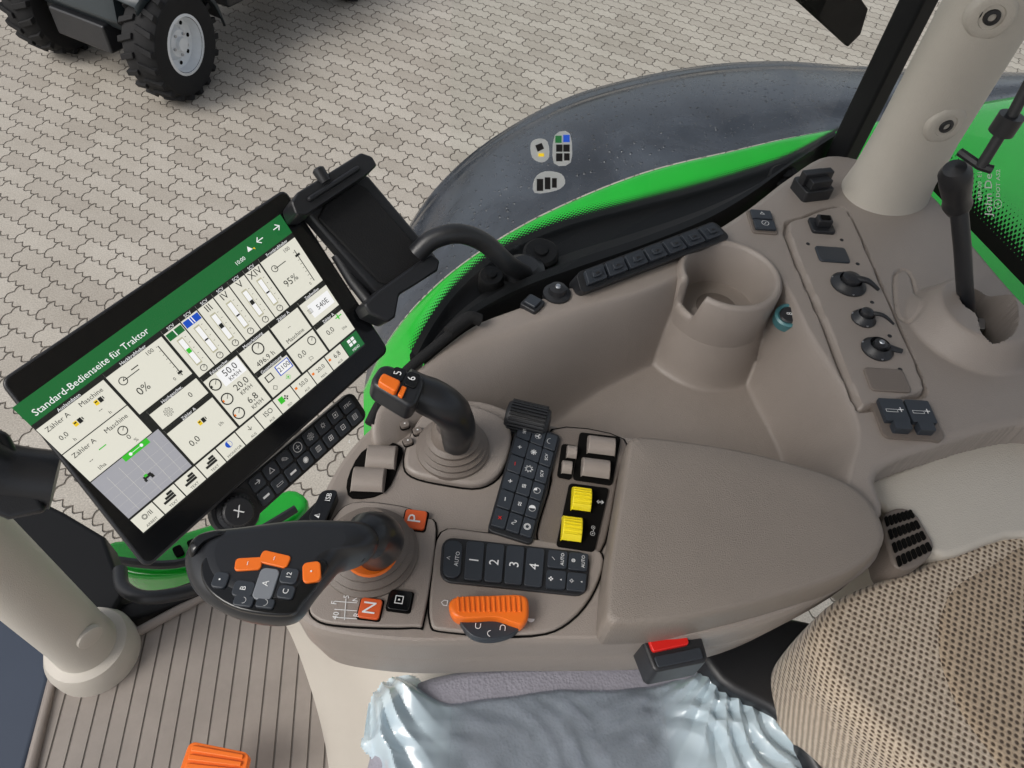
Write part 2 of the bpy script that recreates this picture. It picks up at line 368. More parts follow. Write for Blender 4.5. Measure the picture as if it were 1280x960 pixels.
# ================================================================= UTILITY VEHICLE
def vehicle():
    w1=P(214,52,.42); dirR=Vector((math.cos(math.radians(62)),math.sin(math.radians(62)),0)); ax=Vector((dirR.y,-dirR.x,0))
    base=w1-ax*.64; base.z=0
    T=thing("utility_vehicle",base,"dark grey utility vehicle with chunky tyres parked on pavers","vehicle")
    def L(a,b,c): return base+dirR*a+ax*b+Z*c
    def wheel(a,b,side,turn=0):
        c=L(a,b,.42); A=(Matrix.Rotation(turn,3,'Z')@(ax*side))
        g=G(); g.lathe(c,A,[(.20,.13),(.30,.15),(.37,.14),(.405,.09),(.415,0),(.405,-.09),(.37,-.14),(.28,-.15),(.20,-.13)],40,0,False)
        a1=A.orthogonal().normalized(); b1=A.cross(a1)
        for i in range(20):
            q=2*math.pi*i/20
            for sd in (-1,1):
                qq=q+(.157 if sd>0 else 0)
                pts=[]
                for (dq,hh,r) in ((-.05,.01*sd,.436),(.05,.01*sd,.436),(.16,.138*sd,.418),(.05,.138*sd,.418)):
                    pts.append(c+A*hh+(a1*math.cos(qq+dq)+b1*math.sin(qq+dq))*r)
                dn=-(a1*math.cos(qq)+b1*math.sin(qq))*.05
                g.prism(pts,dn)
        w=g.obj("wheel",T,[RUB],smooth=35,bevel=.006,seg=2)
        g=G(); g.lathe(c,A,[(.225,.11),(.225,.135),(.205,.14),(.19,.05),(.13,.03),(.10,.075),(.055,.08),(.05,.11),(.0,.11)],36,0,False)
        for i in range(5):
            q=2*math.pi*i/5; g.lathe(c+(a1*math.cos(q)+b1*math.sin(q))*.08+A*.076,A,[(.011,0),(.011,.015)],8,1)
        for i in range(8):
            q=2*math.pi*i/8; g.lathe(c+(a1*math.cos(q)+b1*math.sin(q))*.158+A*.040,A,[(.016,0),(.016,.004)],10,2)
        g.obj("rim",w,[RIM,METAL,DARK],smooth=40)
    wheel(0,.64,1,.18); wheel(0,-.64,-1,.18); wheel(2.3,.64,1); wheel(2.3,-.64,-1)
    g=G()
    prof=[(-.30,.62),(-.26,.85),(0,1.0),(.5,1.08),(.8,1.08),(.8,.5),(-.2,.5)]
    rows=[]
    for b in (-.46,-.40,.40,.46):
        k=1 if abs(b)<.44 else .93
        rows.append([L(a*k,b,.5+(c-.5)*k) for a,c in prof])
    g.loft(rows,0,True); g.add(rows[0],[tuple(range(7))]); g.add(rows[-1],[tuple(range(7))])
    g.obj("hood",T,[UTV],bevel=.02,smooth=30)
    for sd in (-1,1):
        g=G()
        ar=[(math.cos(math.radians(q))*.50,math.sin(math.radians(q))*.49+.42) for q in range(5,130,12)]
        r1=[L(a,.42*sd,c) for a,c in ar]; r2=[L(a,.72*sd,c-.02) for a,c in ar]; r3=[L(a,.73*sd,c-.08) for a,c in ar]
        g.loft([r1,r2,r3])
        f=g.obj("mudguard",T,[UTV if sd>0 else BLK],smooth=50); so=f.modifiers.new("s","SOLIDIFY"); so.thickness=.02
        g=G(); g.tube([L(-.12,.42*sd,.42),L(-.12,.1*sd,.46)],.03,8); g.tube([L(.1,.42*sd,.5),L(.1,.2*sd,.75)],.035,10); g.obj("suspension_arm",T,[BLK])
    g=G(); g.prism([L(-.3,-.28,.55),L(1.8,-.28,.55),L(1.8,.3,.55),L(-.3,.3,.55)],Vector((0,0,-.22)))
    g.obj("chassis",T,[BLK],bevel=.02)
    g=G(); g.prism([L(.62,-.62,.6),L(1.75,-.62,.6),L(1.75,.68,.6),L(.62,.68,.6)],Vector((0,0,-.14))); g.obj("rocker_panel",T,[BLK],bevel=.03)
    g=G(); g.prism([L(.8,-.6,1.05),L(3.2,-.6,1.05),L(3.2,.64,1.05),L(.8,.64,1.05)],Vector((0,0,-.44)))
    g.obj("cargo_body",T,[UTV],bevel=.03)
    for sd in (-1,1):
        g=G(); g.tube([L(.8,.55*sd,1.0),L(1.1,.52*sd,1.8),L(1.8,.52*sd,1.85),L(1.9,.55*sd,1.0)],.03,8); g.obj("roll_bar",T,[BLK])
vehicle()

# ================================================================= REAR FENDER
def fender():
    A=[(478,360,1.55),(505,290,1.7),(550,225,1.85),(620,165,2.0),(720,113,2.1),(850,82,2.17),(960,73,2.2),(1070,80,2.2),(1300,95,2.15)]
    B=[(455,490,1.6),(485,430,1.72),(530,375,1.84),(592,324,1.97),(680,272,2.1),(800,222,2.2),(920,192,2.25),(1030,168,2.27),(1300,120,2.25)]
    Cc=[(455,600,1.6),(478,540,1.72),(520,480,1.84),(590,400,1.95),(690,345,2.08),(800,310,2.17),(920,290,2.2),(1040,290,2.22),(1300,430,2.22)]
    a=spline(px(A,0),8,False); b=spline(px(B,0),8,False); c=spline(px(Cc,0),8,False)
    T=thing("rear_fender",b[20]*1.0,"wet dark grey rear fender with bright green inner panel","fender")
    rows=[]
    for k,(t,dz) in enumerate([(0,-.10),(-.0,-.03),(.015,-.008),(.05,.004),(.13,.012),(.16,.012),(.20,.024),(.28,.030),(.5,.038),(.70,.032),(.80,.024),(.84,.014),(.92,.010),(.98,.006)]):
        rows.append([p.lerp(q,t)+Z*dz for p,q in zip(a,b)])
    g=G(); g.loft(rows); g.obj("fender_extension",T,[FEND],smooth=80)
    g=G(); g.loft([[p.lerp(q,t)+Z*dz for p,q in zip(b,c)] for t,dz in ((-.03,-.03),(-.01,.008),(.02,.014),(.08,.017),(.25,.015),(.33,.008),(1,-.0),(1.0,-.3))])
    g.obj("green_inner_panel",T,[GREEN],smooth=60)
    for x,y in ((905,112),(1003,104)):
        g=G(); g.lathe(P(x,y,2.225),Z,[(.008,-.02),(.008,.004),(.004,.006)],12); g.obj("bolt",T,[BLK])
fender()

# ================================================================= SIDE CONSOLE
ZS=2.66
out=spline([P(x,y,ZS) for x,y in [(560,640),(500,580),(468,548),(462,520),(480,492),(530,450),(590,404),(650,380),(720,353),(800,327),(880,292),(935,258),(985,220),(1035,192),(1100,205),(1165,240),(1215,300),(1290,385),(1400,480),(1420,560),(1300,530),(1180,556),(1100,590),(1095,650),(900,660),(650,650)]],5)
tr=spline([P(x,y,ZS) for x,y in [(440,640),(400,560),(440,525),(478,500),(515,470),(570,434),(640,408),(730,380),(800,362),(850,342),(905,318),(955,322),(988,362),(1012,410),(1040,455),(1062,495),(1076,540),(1068,580),(1040,640),(900,700),(600,720)]],5)
ZF=2.52
pk=spline([P(x,y,ZF) for x,y in [(862,426),(900,452),(950,486),(1000,520),(1045,552),(1110,560),(1110,480),(1060,420),(1010,380),(930,360),(880,392)]],4)
hole=spline([P(x,y,ZS) for x,y in [(1184,380),(1203,360),(1228,369),(1246,398),(1247,430),(1230,448),(1211,442),(1203,417),(1186,402)]],4)
ringc=P(1213,410,ZS)
panel=spline([P(x,y,ZS) for x,y in [(985,292),(1005,275),(1045,262),(1062,276),(1105,375),(1148,475),(1143,494),(1085,508),(1070,498),(1030,400)]],3)
slot=spline([P(x,y,ZS) for x,y in [(1118,345),(1130,337),(1140,348),(1147,385),(1140,402),(1128,400),(1120,385)]],3)
cc=P(914,340,ZS+.010)
xR=P(850,400,ZS).x
def zs(X,Y):
    z=np.full(X.shape,ZS)
    wd=.038+.085*sstep((xR-X)/.30)
    d=sdf(tr,X,Y); z-= .13*sstep(d/wd)
    d2=np.minimum(sdf(pk,X,Y),d-.022); z-= .13*sstep(d2/.014)
    rc=np.hypot(X-cc.x,Y-cc.y); pd_=ZS-.050-np.clip(rc-.068,0,9)*3.6; kk=.022
    h=np.clip(.5+.5*(pd_-z)/kk,0,1); z=z*(1-h)+pd_*h+kk*h*(1-h)
    z=np.where(rc<.062,np.minimum(z,ZS-.12),z)
    r=np.hypot(X-ringc.x,Y-ringc.y); z+= .036*sstep((.084-r)/.030)
    z-= .12*sstep((sdf(hole,X,Y)+.003)/.005)
    d3=sdf(panel,X,Y); z+= .005*sstep((d3+.001)/.002)
    z-= .007*sstep((.0036-np.abs(d3+.0036))/.0018)
    d4=np.abs(sdf(slot,X,Y)); z-= .003*sstep((.0026-d4)/.0015)
    return z
def zat(x,y):
    z=ZS
    for _ in range(14):
        p=P(x,y,z); z=.5*z+.5*float(zs(np.array([[p.x]]),np.array([[p.y]]))[0,0])
    return P(x,y,z)
g,_=hfield(out,.0020,zs,R=.012,drop=.09)
SC=thing("side_console",P(900,430,ZF),"taupe moulded side console with storage trough beneath the window","console")
g.obj("console_shell",SC,[TAUPE],smooth=60,rec=False)
def cup():
    R=.0705; r=.0590; g=G(); seg=180
    v1=(P(850,366,cc.z)-cc); a0=math.atan2(v1.y,v1.x)
    rows=[[] for _ in range(9)]
    for i in range(seg+1):
        q=2*math.pi*i/seg
        da=abs((q-a0+math.pi)%(2*math.pi)-math.pi)
        k=float(sstep(np.array((.34-da)/.13)))
        top=-.042*k
        d=Vector((math.cos(q),math.sin(q),0))
        for j,(rr,h) in enumerate(((R+.004,-.14),(R+.002,-.09),(R,-.055),(R,top-.006),(R-.0035,top-.001),((R+r)/2,top),(r+.0035,top-.001),(r,top-.006),(r-.003,-.075))):
            hh=h
            if j==2: hh=min(h,top-.008)
            rows[j].append(cc+d*rr+Z*hh)
    g.loft(rows)
    g.lathe(cc,Z,[(.0,-.066),(.035,-.0665),(.040,-.069),(.0575,-.069)],48,0,False)
    g.lathe(cc,Z,[(.0,-.0655),(.028,-.0655),(.030,-.067)],40,1,False)
    g.obj("cup_holder",SC,[TAUPE,TAUPED],smooth=70)
cup()
g=G(); c=zat(985,396); nn=(Z+(C-c).normalized()*.5).normalized(); g.lathe(c,nn,[(.018,-.01),(.018,.004),(.015,.006),(.013,.004)],28,1); g.lathe(c,nn,[(.0125,0),(.0125,.005),(.0105,.007)],24,0)
g.text("8",c+nn*.0075,Vector((0,1,0)),Vector((-1,0,0)),.011,2); g.obj("round_button",SC,[BLK,TEAL,WHT])
pd=(P(1100,470,ZS)-P(1020,270,ZS)).normalized(); pr=Z.cross(pd)
ZP=ZS+.005
def socket(x,y,r,kind):
    c=P(x,y,ZP); g=G()
    g.lathe(c,Z,[(r*1.32,0),(r*1.32,.002),(r*1.15,.004),(r,.008),(r*.84,.010),(r*.78,.003)],32,0)
    for k in range(3):
        q=k*2.1+.5; g.lathe(c+Vector((math.cos(q),math.sin(q),0))*r*1.2+Z*.002,Z,[(.0018,0),(.0016,.0012)],8,1)
    if kind=='plug':
        g.lathe(c+Z*.004,Z,[(r*.72,0),(r*.68,.010),(r*.5,.012),(r*.2,.013)],24,0)
        a=P(x+38,y+6,ZP+.007); g.tube(spline([c+Z*.011,c.lerp(a,.5)+Z*.012,a],5,False),[r*.30,r*.13],10,0)
    else:
        g.lathe(c+Z*.004,Z,[(r*.62,0),(r*.54,.008),(r*.25,.010)],24,0); g.lathe(c+Z*.0142,Z,[(r*.24,0),(r*.2,.001)],16,1)
        a=P(x+32,y+2,ZP+.006); g.tube([c+Z*.008,a],[r*.36,r*.2],8,0,.5)
    g.obj("power_socket",SC,[BLK,METAL])
socket(1060,356,.018,'plug'); socket(1079,399,.012,'plug'); socket(1096,437,.015,'cap')
for x,y in ((1052,300),(1072,330),(1090,378),(1112,420),(1125,462),(1010,305)):
    g=G(); g.lathe(P(x,y,ZP),Z,[(.0028,-.002),(.0028,.0006),(.0012,.0010),(.001,.0004)],10); g.obj("panel_screw",SC,[BLK])
def boxpx(name,x,y,lx,ly,z,h,mats,ang=0,bevel=.002,sym=None,inner=None,parent=SC):
    c=P(x,y,z); u=(pd*math.cos(ang)+pr*math.sin(ang)); w=Z.cross(u)
    q=Q(c-u*lx/2+w*ly/2,c+u*lx/2+w*ly/2,c+u*lx/2-w*ly/2,c-u*lx/2-w*ly/2); g=G(); q.key(g,0,1,0,1,min(lx,ly)*.14,-.004,h)
    if inner: 
        for (a,b,c1,d,hh,m) in inner: q.key(g,a,b,c1,d,.0015,h,h+hh,m)
    if sym:
        for (t,a,b,s) in sym: g.text(t,q.at(a,b,h+.0006+(inner[0][4] if inner else 0)),pr,-pd,s,len(mats)-1)
    return g.obj(name,parent,mats,bevel=bevel,seg=2)
boxpx("blank_cover",1040,319,.032,.044,ZP,.003,[GREY])
boxpx("data_socket",1026,284,.032,.034,ZP,.005,[BLK,DARK],inner=[(.25,.75,.2,.8,.012,0),(.35,.65,.3,.7,.014,1)])
boxpx("blank_cover",1108,476,.036,.050,ZP,.003,[TAUPED])
boxpx("rocker_switch",952,279,.052,.038,ZS,.003,[TAUPED,GREY,WHT],inner=[(.08,.47,.1,.9,.005,1),(.53,.92,.1,.9,.005,1)],sym=[("△",.28,.5,.008),("⊘",.72,.5,.008)])
boxpx("double_socket",1131,526,.058,.072,ZS-.001,.005,[TAUPED,GREY,WHT],inner=[(.1,.66,.08,.48,.006,1),(.1,.66,.52,.92,.006,1),(.7,.9,.2,.45,.010,1),(.7,.9,.58,.85,.010,1)],sym=[("▭+",.4,.28,.014),("▭+",.4,.72,.014)])
boxpx("socket_connector",1012,241,.042,.05,ZS,.018,[BLK,BLK],inner=[(.1,.9,.15,.85,.014,1),(.3,.6,.0,1.0,.02,1)],ang=.3)
boxpx("rocker_switch",665,385,.024,.024,ZS-.004,.010,[BLK,GREY],inner=[(.15,.85,.15,.85,.004,1)],ang=-.6)
g=G(); c=P(696,368,ZS); g.lathe(c,Z,[(.018,-.01),(.018,.003),(.012,.005),(.011,.012),(.005,.014)],20); g.lathe(c+Z*.014,Z,[(.004,0),(.003,.002)],10,1); g.obj("key_switch",SC,[BLK,METAL])
q=Q(P(720,341,ZS+.024),P(893,276,ZS+.024),P(914,297,ZS+.012),P(727,367,ZS+.012)); g=G(); q.key(g,0,1,0,1,.008,-.03,0)
for i in range(7):
    u=.04+i*.133
    q.key(g,u,u+.115,.12,.78,.002,0,.008,1); q.key(g,u+.03,u+.085,.3,.6,.002,.008,.012,1)
    q.key(g,u+.045,u+.07,.4,.5,.001,.012,.013,0)
g.obj("terminal_strip",SC,[BLK,GREY],bevel=.0015)
LV=thing("handbrake_lever",P(1210,400,ZS),"black lever rising from an oval opening in the console","lever")
g=G(); g.tube(spline([P(1218,415,ZS-.06),P(1208,380,ZS+.02),P(1203,310,ZS+.10),P(1197,245,ZS+.16)],5,False),.010,14); g.obj("shaft",LV,[BLK])
g=G(); c=P(1197,262,ZS+.14); ax=(P(1193,205,ZS+.21)-c).normalized(); g.lathe(c,ax,[(.013,0),(.0165,.012),(.015,.02),(.0155,.03),(.0175,.055),(.0175,.07),(.012,.080),(0,.083)],24); g.obj("knob",LV,[BLK])
g=G(); g.prism([Vector((p.x,p.y,ZS-.045)) for p in spline([P(x,y,ZS) for x,y in [(1184,380),(1203,360),(1228,369),(1246,398),(1247,430),(1230,448),(1211,442),(1203,417),(1186,402)]],2)],Z*-.004); g.obj("hole_shade_plate",LV,[DARK])  # dark plate standing in for the shade inside the lever opening
g=G(); g.prism(QP([(1212,395),(1232,398),(1232,412),(1212,408)],ZS-.02).rr(0,1,0,1,.003,0),Vector((0,0,-.02))); g.obj("gate_plate",LV,[METAL],bevel=.001)

g=G(); g.prism(spline(px([(1082,604),(1120,588),(1190,562),(1300,524),(1400,520),(1400,700),(1280,668),(1185,694),(1145,668),(1105,636)],2.62),5),Vector((0,0,-.2)))
tag(g.obj("seat_side_trim",None,[TAUPEL],bevel=.015,seg=4),"light beige trim panel next to the armrest","trim panel")
VG=thing("air_vent",P(1128,675,2.63),"taupe air vent grille set into the trim","air vent")
g=G(); qv=QP([(1098,640),(1140,630),(1176,692),(1120,722)],2.628); qv.key(g,0,1,0,1,.02,-.05,0); g.obj("vent_frame",VG,[TAUPED],bevel=.004)
g=G()
for i in range(7):
    for j in range(4): qv.key(g,.1+i*.115,.18+i*.115,.1+j*.21,.26+j*.21,.002,.0,.002)
g.obj("vent_slots",VG,[DARK])

# ================================================================= WINDOW, FRAME, PILLARS
oi=px([(530,458,2.63),(556,430,2.63),(592,403,2.63),(650,372,2.63),(720,346,2.63),(800,318,2.63),(880,285,2.63),(935,252,2.63),(985,215,2.63),(1050,172,2.63)],0)
oo=px([(512,442,2.60),(537,397,2.60),(572,352,2.60),(622,311,2.60),(700,277,2.60),(790,253,2.60),(860,235,2.60),(930,215,2.60),(985,196,2.60),(1045,164,2.60)],0)
oi=spline(oi,6,False); oo=spline(oo,6,False)
WF=thing("side_window",oi[20],"large clear side window in a black rubber frame","window")
g=G(); g.loft([[a.lerp(b,t)+Z*dz for a,b in zip(oi,oo)] for t,dz in ((-.05,-.06),(-.02,.0),(.03,.014),(.14,.016),(.2,.0),(.45,-.006),(.5,-.014),(.8,-.006),(1,-.002),(1.0,-.07))]); g.obj("window_frame",WF,[FRM],smooth=30)
def setuv(o,ul,vv):
    uvm=o.data.uv_layers.new(name="UVMap"); n=len(ul)
    for lp in o.data.loops:
        k=lp.vertex_index; uvm.data[lp.index].uv=(ul[k%n],vv[k//n])
g=G(); n=len(oo); L=0; rows=[[],[]]; uvl=[]
for i in range(n):
    if i: L+=(oo[i]-oo[i-1]).length
    dirn=(oo[i]-oi[i]).normalized()
    rows[0].append(oo[i]-dirn*.028+Z*.006); rows[1].append(oo[i]+dirn*.020+Z*.012); uvl.append(L)
g.loft(rows); fo=g.obj("frit_band",WF,[FRIT],rec=False); setuv(fo,uvl,[0,.056])
ga=P(560,408,2.64); gb=P(1045,180,2.64)
gd=(gb-ga).normalized(); gn=Vector((gd.y,-gd.x,0))
g=G(); g.add([ga,gb,gb+Z*1.1,ga+Z*1.1],[(0,1,2,3)]); g.obj("window_pane",WF,[GLASS],rec=False)
def GP(x,y): return PL(x,y,ga,gn)
def sticker(pts,extra):
    g=G(); ps=[GP(x,y)+gn*.002 for x,y in pts]; g.add(spline(ps,3),[tuple(range(3*len(ps)))],0)
    for ps2,m in extra: 
        g.add([GP(x,y)+gn*.003 for x,y in ps2],[tuple(range(len(ps2)))],m)
    tag(g.obj("warning_sticker",None,[WHS,BLK,S_GREEN,S_BLUE,S_YEL],rec=False),"small printed instruction sticker on the window glass","sticker","stickers on the window")
# white vinyl seen against the light: translucent
WHS,nt_,b_=nmat("translucent_white_vinyl"); b_.inputs["Base Color"].default_value=(.85,.85,.84,1); b_.inputs["Roughness"].default_value=.5
tl_=nt_.nodes.new("ShaderNodeBsdfTranslucent"); tl_.inputs[0].default_value=(.9,.9,.88,1); ms_=nt_.nodes.new("ShaderNodeMixShader"); ms_.inputs[0].default_value=.5
nt_.links.new(b_.outputs[0],ms_.inputs[1]); nt_.links.new(tl_.outputs[0],ms_.inputs[2]); nt_.links.new(ms_.outputs[0],nt_.nodes["Material Output"].inputs[0])
def rects(x,y,w,h): return [(x,y),(x+w,y),(x+w,y+h),(x,y+h)]
sticker([(662,178),(672,172),(683,176),(685,195),(676,202),(664,196)],[([(667,180),(675,177),(678,184),(670,188)],1),(rects(671,190,7,4),4)])
sticker([(692,168),(711,166),(712,202),(691,203)],[(rects(692,168,8,9),2),(rects(702,167,8,9),3),(rects(693,179,8,9),1),(rects(702,179,8,9),1),(rects(693,190,8,10),1),(rects(703,190,7,9),1)])
sticker([(667,222),(680,213),(700,216),(705,228),(694,237),(667,240)],[(rects(669,222,8,15),1),(rects(679,220,7,15),1),(rects(688,221,6,12),1)])
for x,y,r in ((676,318,.026),(980,222,.026),(614,348,.018)):
    g=G(); c=P(x,y,2.622); g.lathe(c,(C-c).normalized()*.3+Z,[(r,-.02),(r,.004),(r*.85,.008),(r*.4,.008),(r*.36,.012),(0,.013)],28); g.obj("hinge_disc",WF,[FRM])
g=G(); g.tube(spline(px([(462,530,2.65),(478,500,2.655),(510,462,2.66),(560,420,2.67),(592,396,2.67)],0),6,False),.006,10); g.tube(spline(px([(560,416,2.672),(585,398,2.675),(600,400,2.67)],0),6,False),.008,10)
tag(g.obj("weather_strip",None,[RUB]),"black rubber weather strip along the window ledge","seal")
ra=P(1165,235,2.63); rb=P(1420,500,2.63)
RW=thing("rear_quarter_window",ra,"rear quarter window with dotted black edge","window")
g=G(); g.add([ra,rb,rb+Z*1.0,ra+Z*1.0],[(0,1,2,3)]); g.obj("window_pane",RW,[GLASS],rec=False)
rn=Vector(((rb-ra).y,-(rb-ra).x,0)).normalized()
if rn.dot(C-ra)<0: rn=-rn
g=G(); g.loft([[ra+rn*.003,rb+rn*.003],[ra+rn*.003+Z*.085,rb+rn*.003+Z*.085]]); fo=g.obj("frit_band",RW,[FRIT],rec=False); setuv(fo,[0,(rb-ra).length],[.0,.056])
def RP(x,y): return PL(x,y,ra,rn)+rn*.006
g=G(); xd=(RP(1232,200)-RP(1232,240)).normalized(); yd=(RP(1226,222)-RP(1246,222)).normalized()
for s,x,y,k in (("John Deere",1240,232,.019),("43R-00  E1",1229,232,.010),("⊗ DOT AS2",1252,236,.010)): g.text(s,RP(x,y),xd,yd,k,0,lift=0)
g.obj("glass_print",RW,[WHT],rec=False)
g=G(); g.tube(px([(1310,60,3.0),(1262,150,2.93),(1226,208,2.88)],0),.006,10); g.lathe(P(1258,155,2.925),Z,[(.013,-.01),(.013,.01)],16); g.tube(px([(1200,190,2.88),(1226,208,2.88),(1240,212,2.88)],0),.005,8)
tag(g.obj("window_strut",None,[BLK]),"black gas strut at the rear quarter window","strut")
c=P(1107,238,2.66)
PT=thing("cab_pillar",c,"light beige rounded cab pillar with round screw covers","pillar")
ang=math.radians(30); ca_,sa_=math.cos(ang),math.sin(ang)
def ell(cz,ra_,rb_,n=48):
    return [c+Z*cz+Vector((ca_*ra_*math.cos(q)-sa_*rb_*math.sin(q),sa_*ra_*math.cos(q)+ca_*rb_*math.sin(q),0)) for q in [2*math.pi*i/n for i in range(n)]]
g=G(); g.loft([ell(-.03,.085,.07),ell(-.004,.078,.062),ell(.0,.0765,.0605),ell(.006,.0755,.0595),ell(.03,.072,.056),ell(.1,.069,.052),ell(.5,.069,.052),ell(.95,.072,.055)],0,True); g.obj("pillar_cover",PT,[TAUPEL],smooth=60)
def onp(x,y):
    d=ray(x,y).normalized(); t=.3
    while t<2:
        p=C+d*t; dx,dy=p.x-c.x,p.y-c.y; u=(ca_*dx+sa_*dy)/.0695; v=(-sa_*dx+ca_*dy)/.0525
        if u*u+v*v<=1:
            nu,nv=u/.0695,v/.0525; n=Vector((ca_*nu-sa_*nv,sa_*nu+ca_*nv,0)).normalized(); return p,n
        t+=.0005
    n=Vector((-c.x,-c.y,0)).normalized(); return PL(x,y,c+n*.05,n),n
for x,y in ((1183,158),(1240,22)):
    p,n=onp(x,y); g=G(); g.lathe(p-n*.012,n,[(.031,-.006),(.030,.004),(.027,.0105),(.023,.0125),(.0150,.0125),(.0135,.0095)],36,0,False); g.lathe(p-n*.004,n,[(.0140,.0),(.0135,.002),(.010,.0025),(.009,.006),(.005,.0065),(.0045,.002)],18,1); g.obj("screw_cover",PT,[TAUPEL,BLK],smooth=60)
g=G(); p0=P(1046,206,2.60); e=Vector((math.cos(.5),math.sin(.5),0)); f=Vector((-e.y,e.x,0))
g.prism([p0-e*.018-f*.02+Z*1.0,p0+e*.022-f*.02+Z*1.0,p0+e*.022+f*.02+Z*1.0,p0-e*.018+f*.02+Z*1.0],Z*-1.02); g.obj("edge_seal",PT,[FRM],bevel=.006)
g=G(); g.prism([GP(x,y)-gn*.02 for x,y in [(1000,-40),(1003,0),(1074,66),(1090,50),(1100,18),(1060,-40)]],-gn*.008); tag(g.obj("mirror_bracket",None,[DARK],bevel=.002),"black exterior mirror bracket beyond the window","mirror bracket")
c2=P(118,815,1.99); LT=thing("front_pillar",c2,"light beige front cab pillar with collar at the floor","pillar")
g=G(); g.lathe(c2,Z,[(.072,-.02),(.072,.02),(.064,.04),(.050,.045),(.048,.09),(.048,.5),(.048,1.3)],40); g.obj("pillar_cover",LT,[TAUPEL],smooth=45)
g=G(); n=Vector((-c2.x,-c2.y,0)).normalized(); p=PL(112,796,c2+n*.05,n); g.lathe(p,n,[(.02,-.005),(.02,.003),(.015,.005),(0,.005)],20); g.obj("screw_cover",LT,[TAUPEL])
RF=G(); RF.prism([Vector(v) for v in [(-.50,-.62,3.86),(1.0,-.62,3.86),(1.05,.75,3.86),(.75,1.05,3.86),(-.35,.72,3.86),(-.55,.3,3.86)]],Z*-.10)  # unseen roof added to shade the interior, trimmed to let sun in
tag(RF.obj("shade_roof",None,[HEAD],bevel=.03),"light grey lined roof panel of the tractor cab","roof")

# ================================================================= FLOOR
FZ=1.98
g=G(); g.prism(px([(66,846),(245,748),(360,690),(560,690),(620,960),(560,1120),(-60,1120),(36,970)],FZ),Vector((0,0,-.05))); FM=g.obj("floor_mat",None,[MATF],bevel=.004); tag(FM,"ribbed taupe rubber floor mat in the cab footwell","floor mat")
g=G(); g.tube(px([(-60,1120,FZ+.004),(36,970,FZ+.004),(66,848,FZ+.004),(245,750,FZ+.004),(350,695,FZ+.004)],0),.009,10); g.obj("mat_edge",FM,[TAUPE])
g=G(); g.prism(px([(62,850),(28,975),(-60,1120),(-400,1120),(-400,640),(-40,700),(60,790)],FZ-.03),Vector((0,0,-.08))); tag(g.obj("door_threshold",None,[BLUEG],bevel=.01),"dark door sill outside the floor mat","door sill")
q=QP([(237,926),(312,941),(300,990),(215,990)],FZ+.10); g=G(); q.key(g,0,1,0,1,.01,-.02,0)
for i in range(5): q.key(g,.08,.92,.08+i*.18,.2+i*.18,.002,0,.004)
PD=g.obj("foot_pedal",None,[ORG],bevel=.002); tag(PD,"orange ribbed foot pedal above the floor mat","pedal")
g=G(); a=q.at(.5,.8,-.03); g.tube([a,a+Vector((-.05,.0,-.06)),a+Vector((-.1,0,-.1))],.012,8); g.obj("pedal_arm",PD,[BLK])
g=G(); g.loft([spline(px(r,0),4,False) for r in (
 [(335,748,FZ),(362,790,FZ),(385,850,FZ),(402,910,FZ),(412,970,FZ),(420,1100,FZ)],
 [(350,752,2.03),(375,790,2.03),(398,840,2.03),(416,900,2.03),(428,970,2.03),(440,1100,2.03)],
 [(360,753,2.05),(384,788,2.06),(408,836,2.07),(428,896,2.07),(440,965,2.07),(455,1100,2.07)],
 [(378,755,2.2),(402,785,2.2),(428,825,2.2),(450,880,2.2),(465,950,2.2),(480,1100,2.2)],
 [(395,755,2.36),(450,780,2.37),(495,820,2.38),(505,865,2.38),(500,930,2.38),(510,1100,2.38)],
 [(660,740,2.38),(660,790,2.38),(660,830,2.38),(640,880,2.38),(600,950,2.38),(600,1100,2.38)])]); tag(g.obj("console_base",None,[TAUPEL],smooth=60,sub=1),"light beige console base panel rising from the floor mat","panel")

FB=thing("tractor_bonnet",P(240,690,1.75),"bright green bonnet side seen past the dashboard","bonnet")
g=G(); g.prism(spline(px([(130,678),(210,668),(300,640),(360,610),(385,630),(345,668),(235,716),(150,716)],1.75),4),Vector((0,0,-.15))); g.obj("green_panel",FB,[GREEN],bevel=.02)
g=G()
for i in range(6):
    x=215+i*18; y=686-i*8; q=QP([(x,y),(x+11,y-5),(x+16,y+6),(x+5,y+11)],1.755); q.key(g,0,1,0,1,.006,-.01,.004)
g.obj("air_slots",FB,[DARK])
g=G(); g.tube(spline(px([(140,700,1.78),(220,705,1.78),(300,676,1.78),(370,636,1.78)],0),5,False),.010,8); g.obj("dark_trim",FB,[BLK])
FW=thing("front_window_frame",P(100,700,2.0),"black lower window frame with grab rail near the front pillar","window frame")
g=G(); g.prism(px([(-80,560),(80,640),(130,670),(155,740),(135,775),(100,790),(-80,640)],2.02),Vector((0,0,-.08))); g.obj("frame",FW,[FRM],bevel=.008)
g=G(); g.prism(px([(125,765),(165,775),(250,742),(350,690),(420,640),(470,560),(455,545),(400,620),(345,675),(240,725),(160,752)],2.0),Vector((0,0,-.06))); g.obj("sill",FW,[FRM],bevel=.008)
g=G(); g.tube(spline(px([(150,712,2.06),(155,735,2.07),(185,747,2.08),(240,738,2.06),(262,725,2.02)],0),5,False),.012,12); g.obj("rail",FW,[BLK])

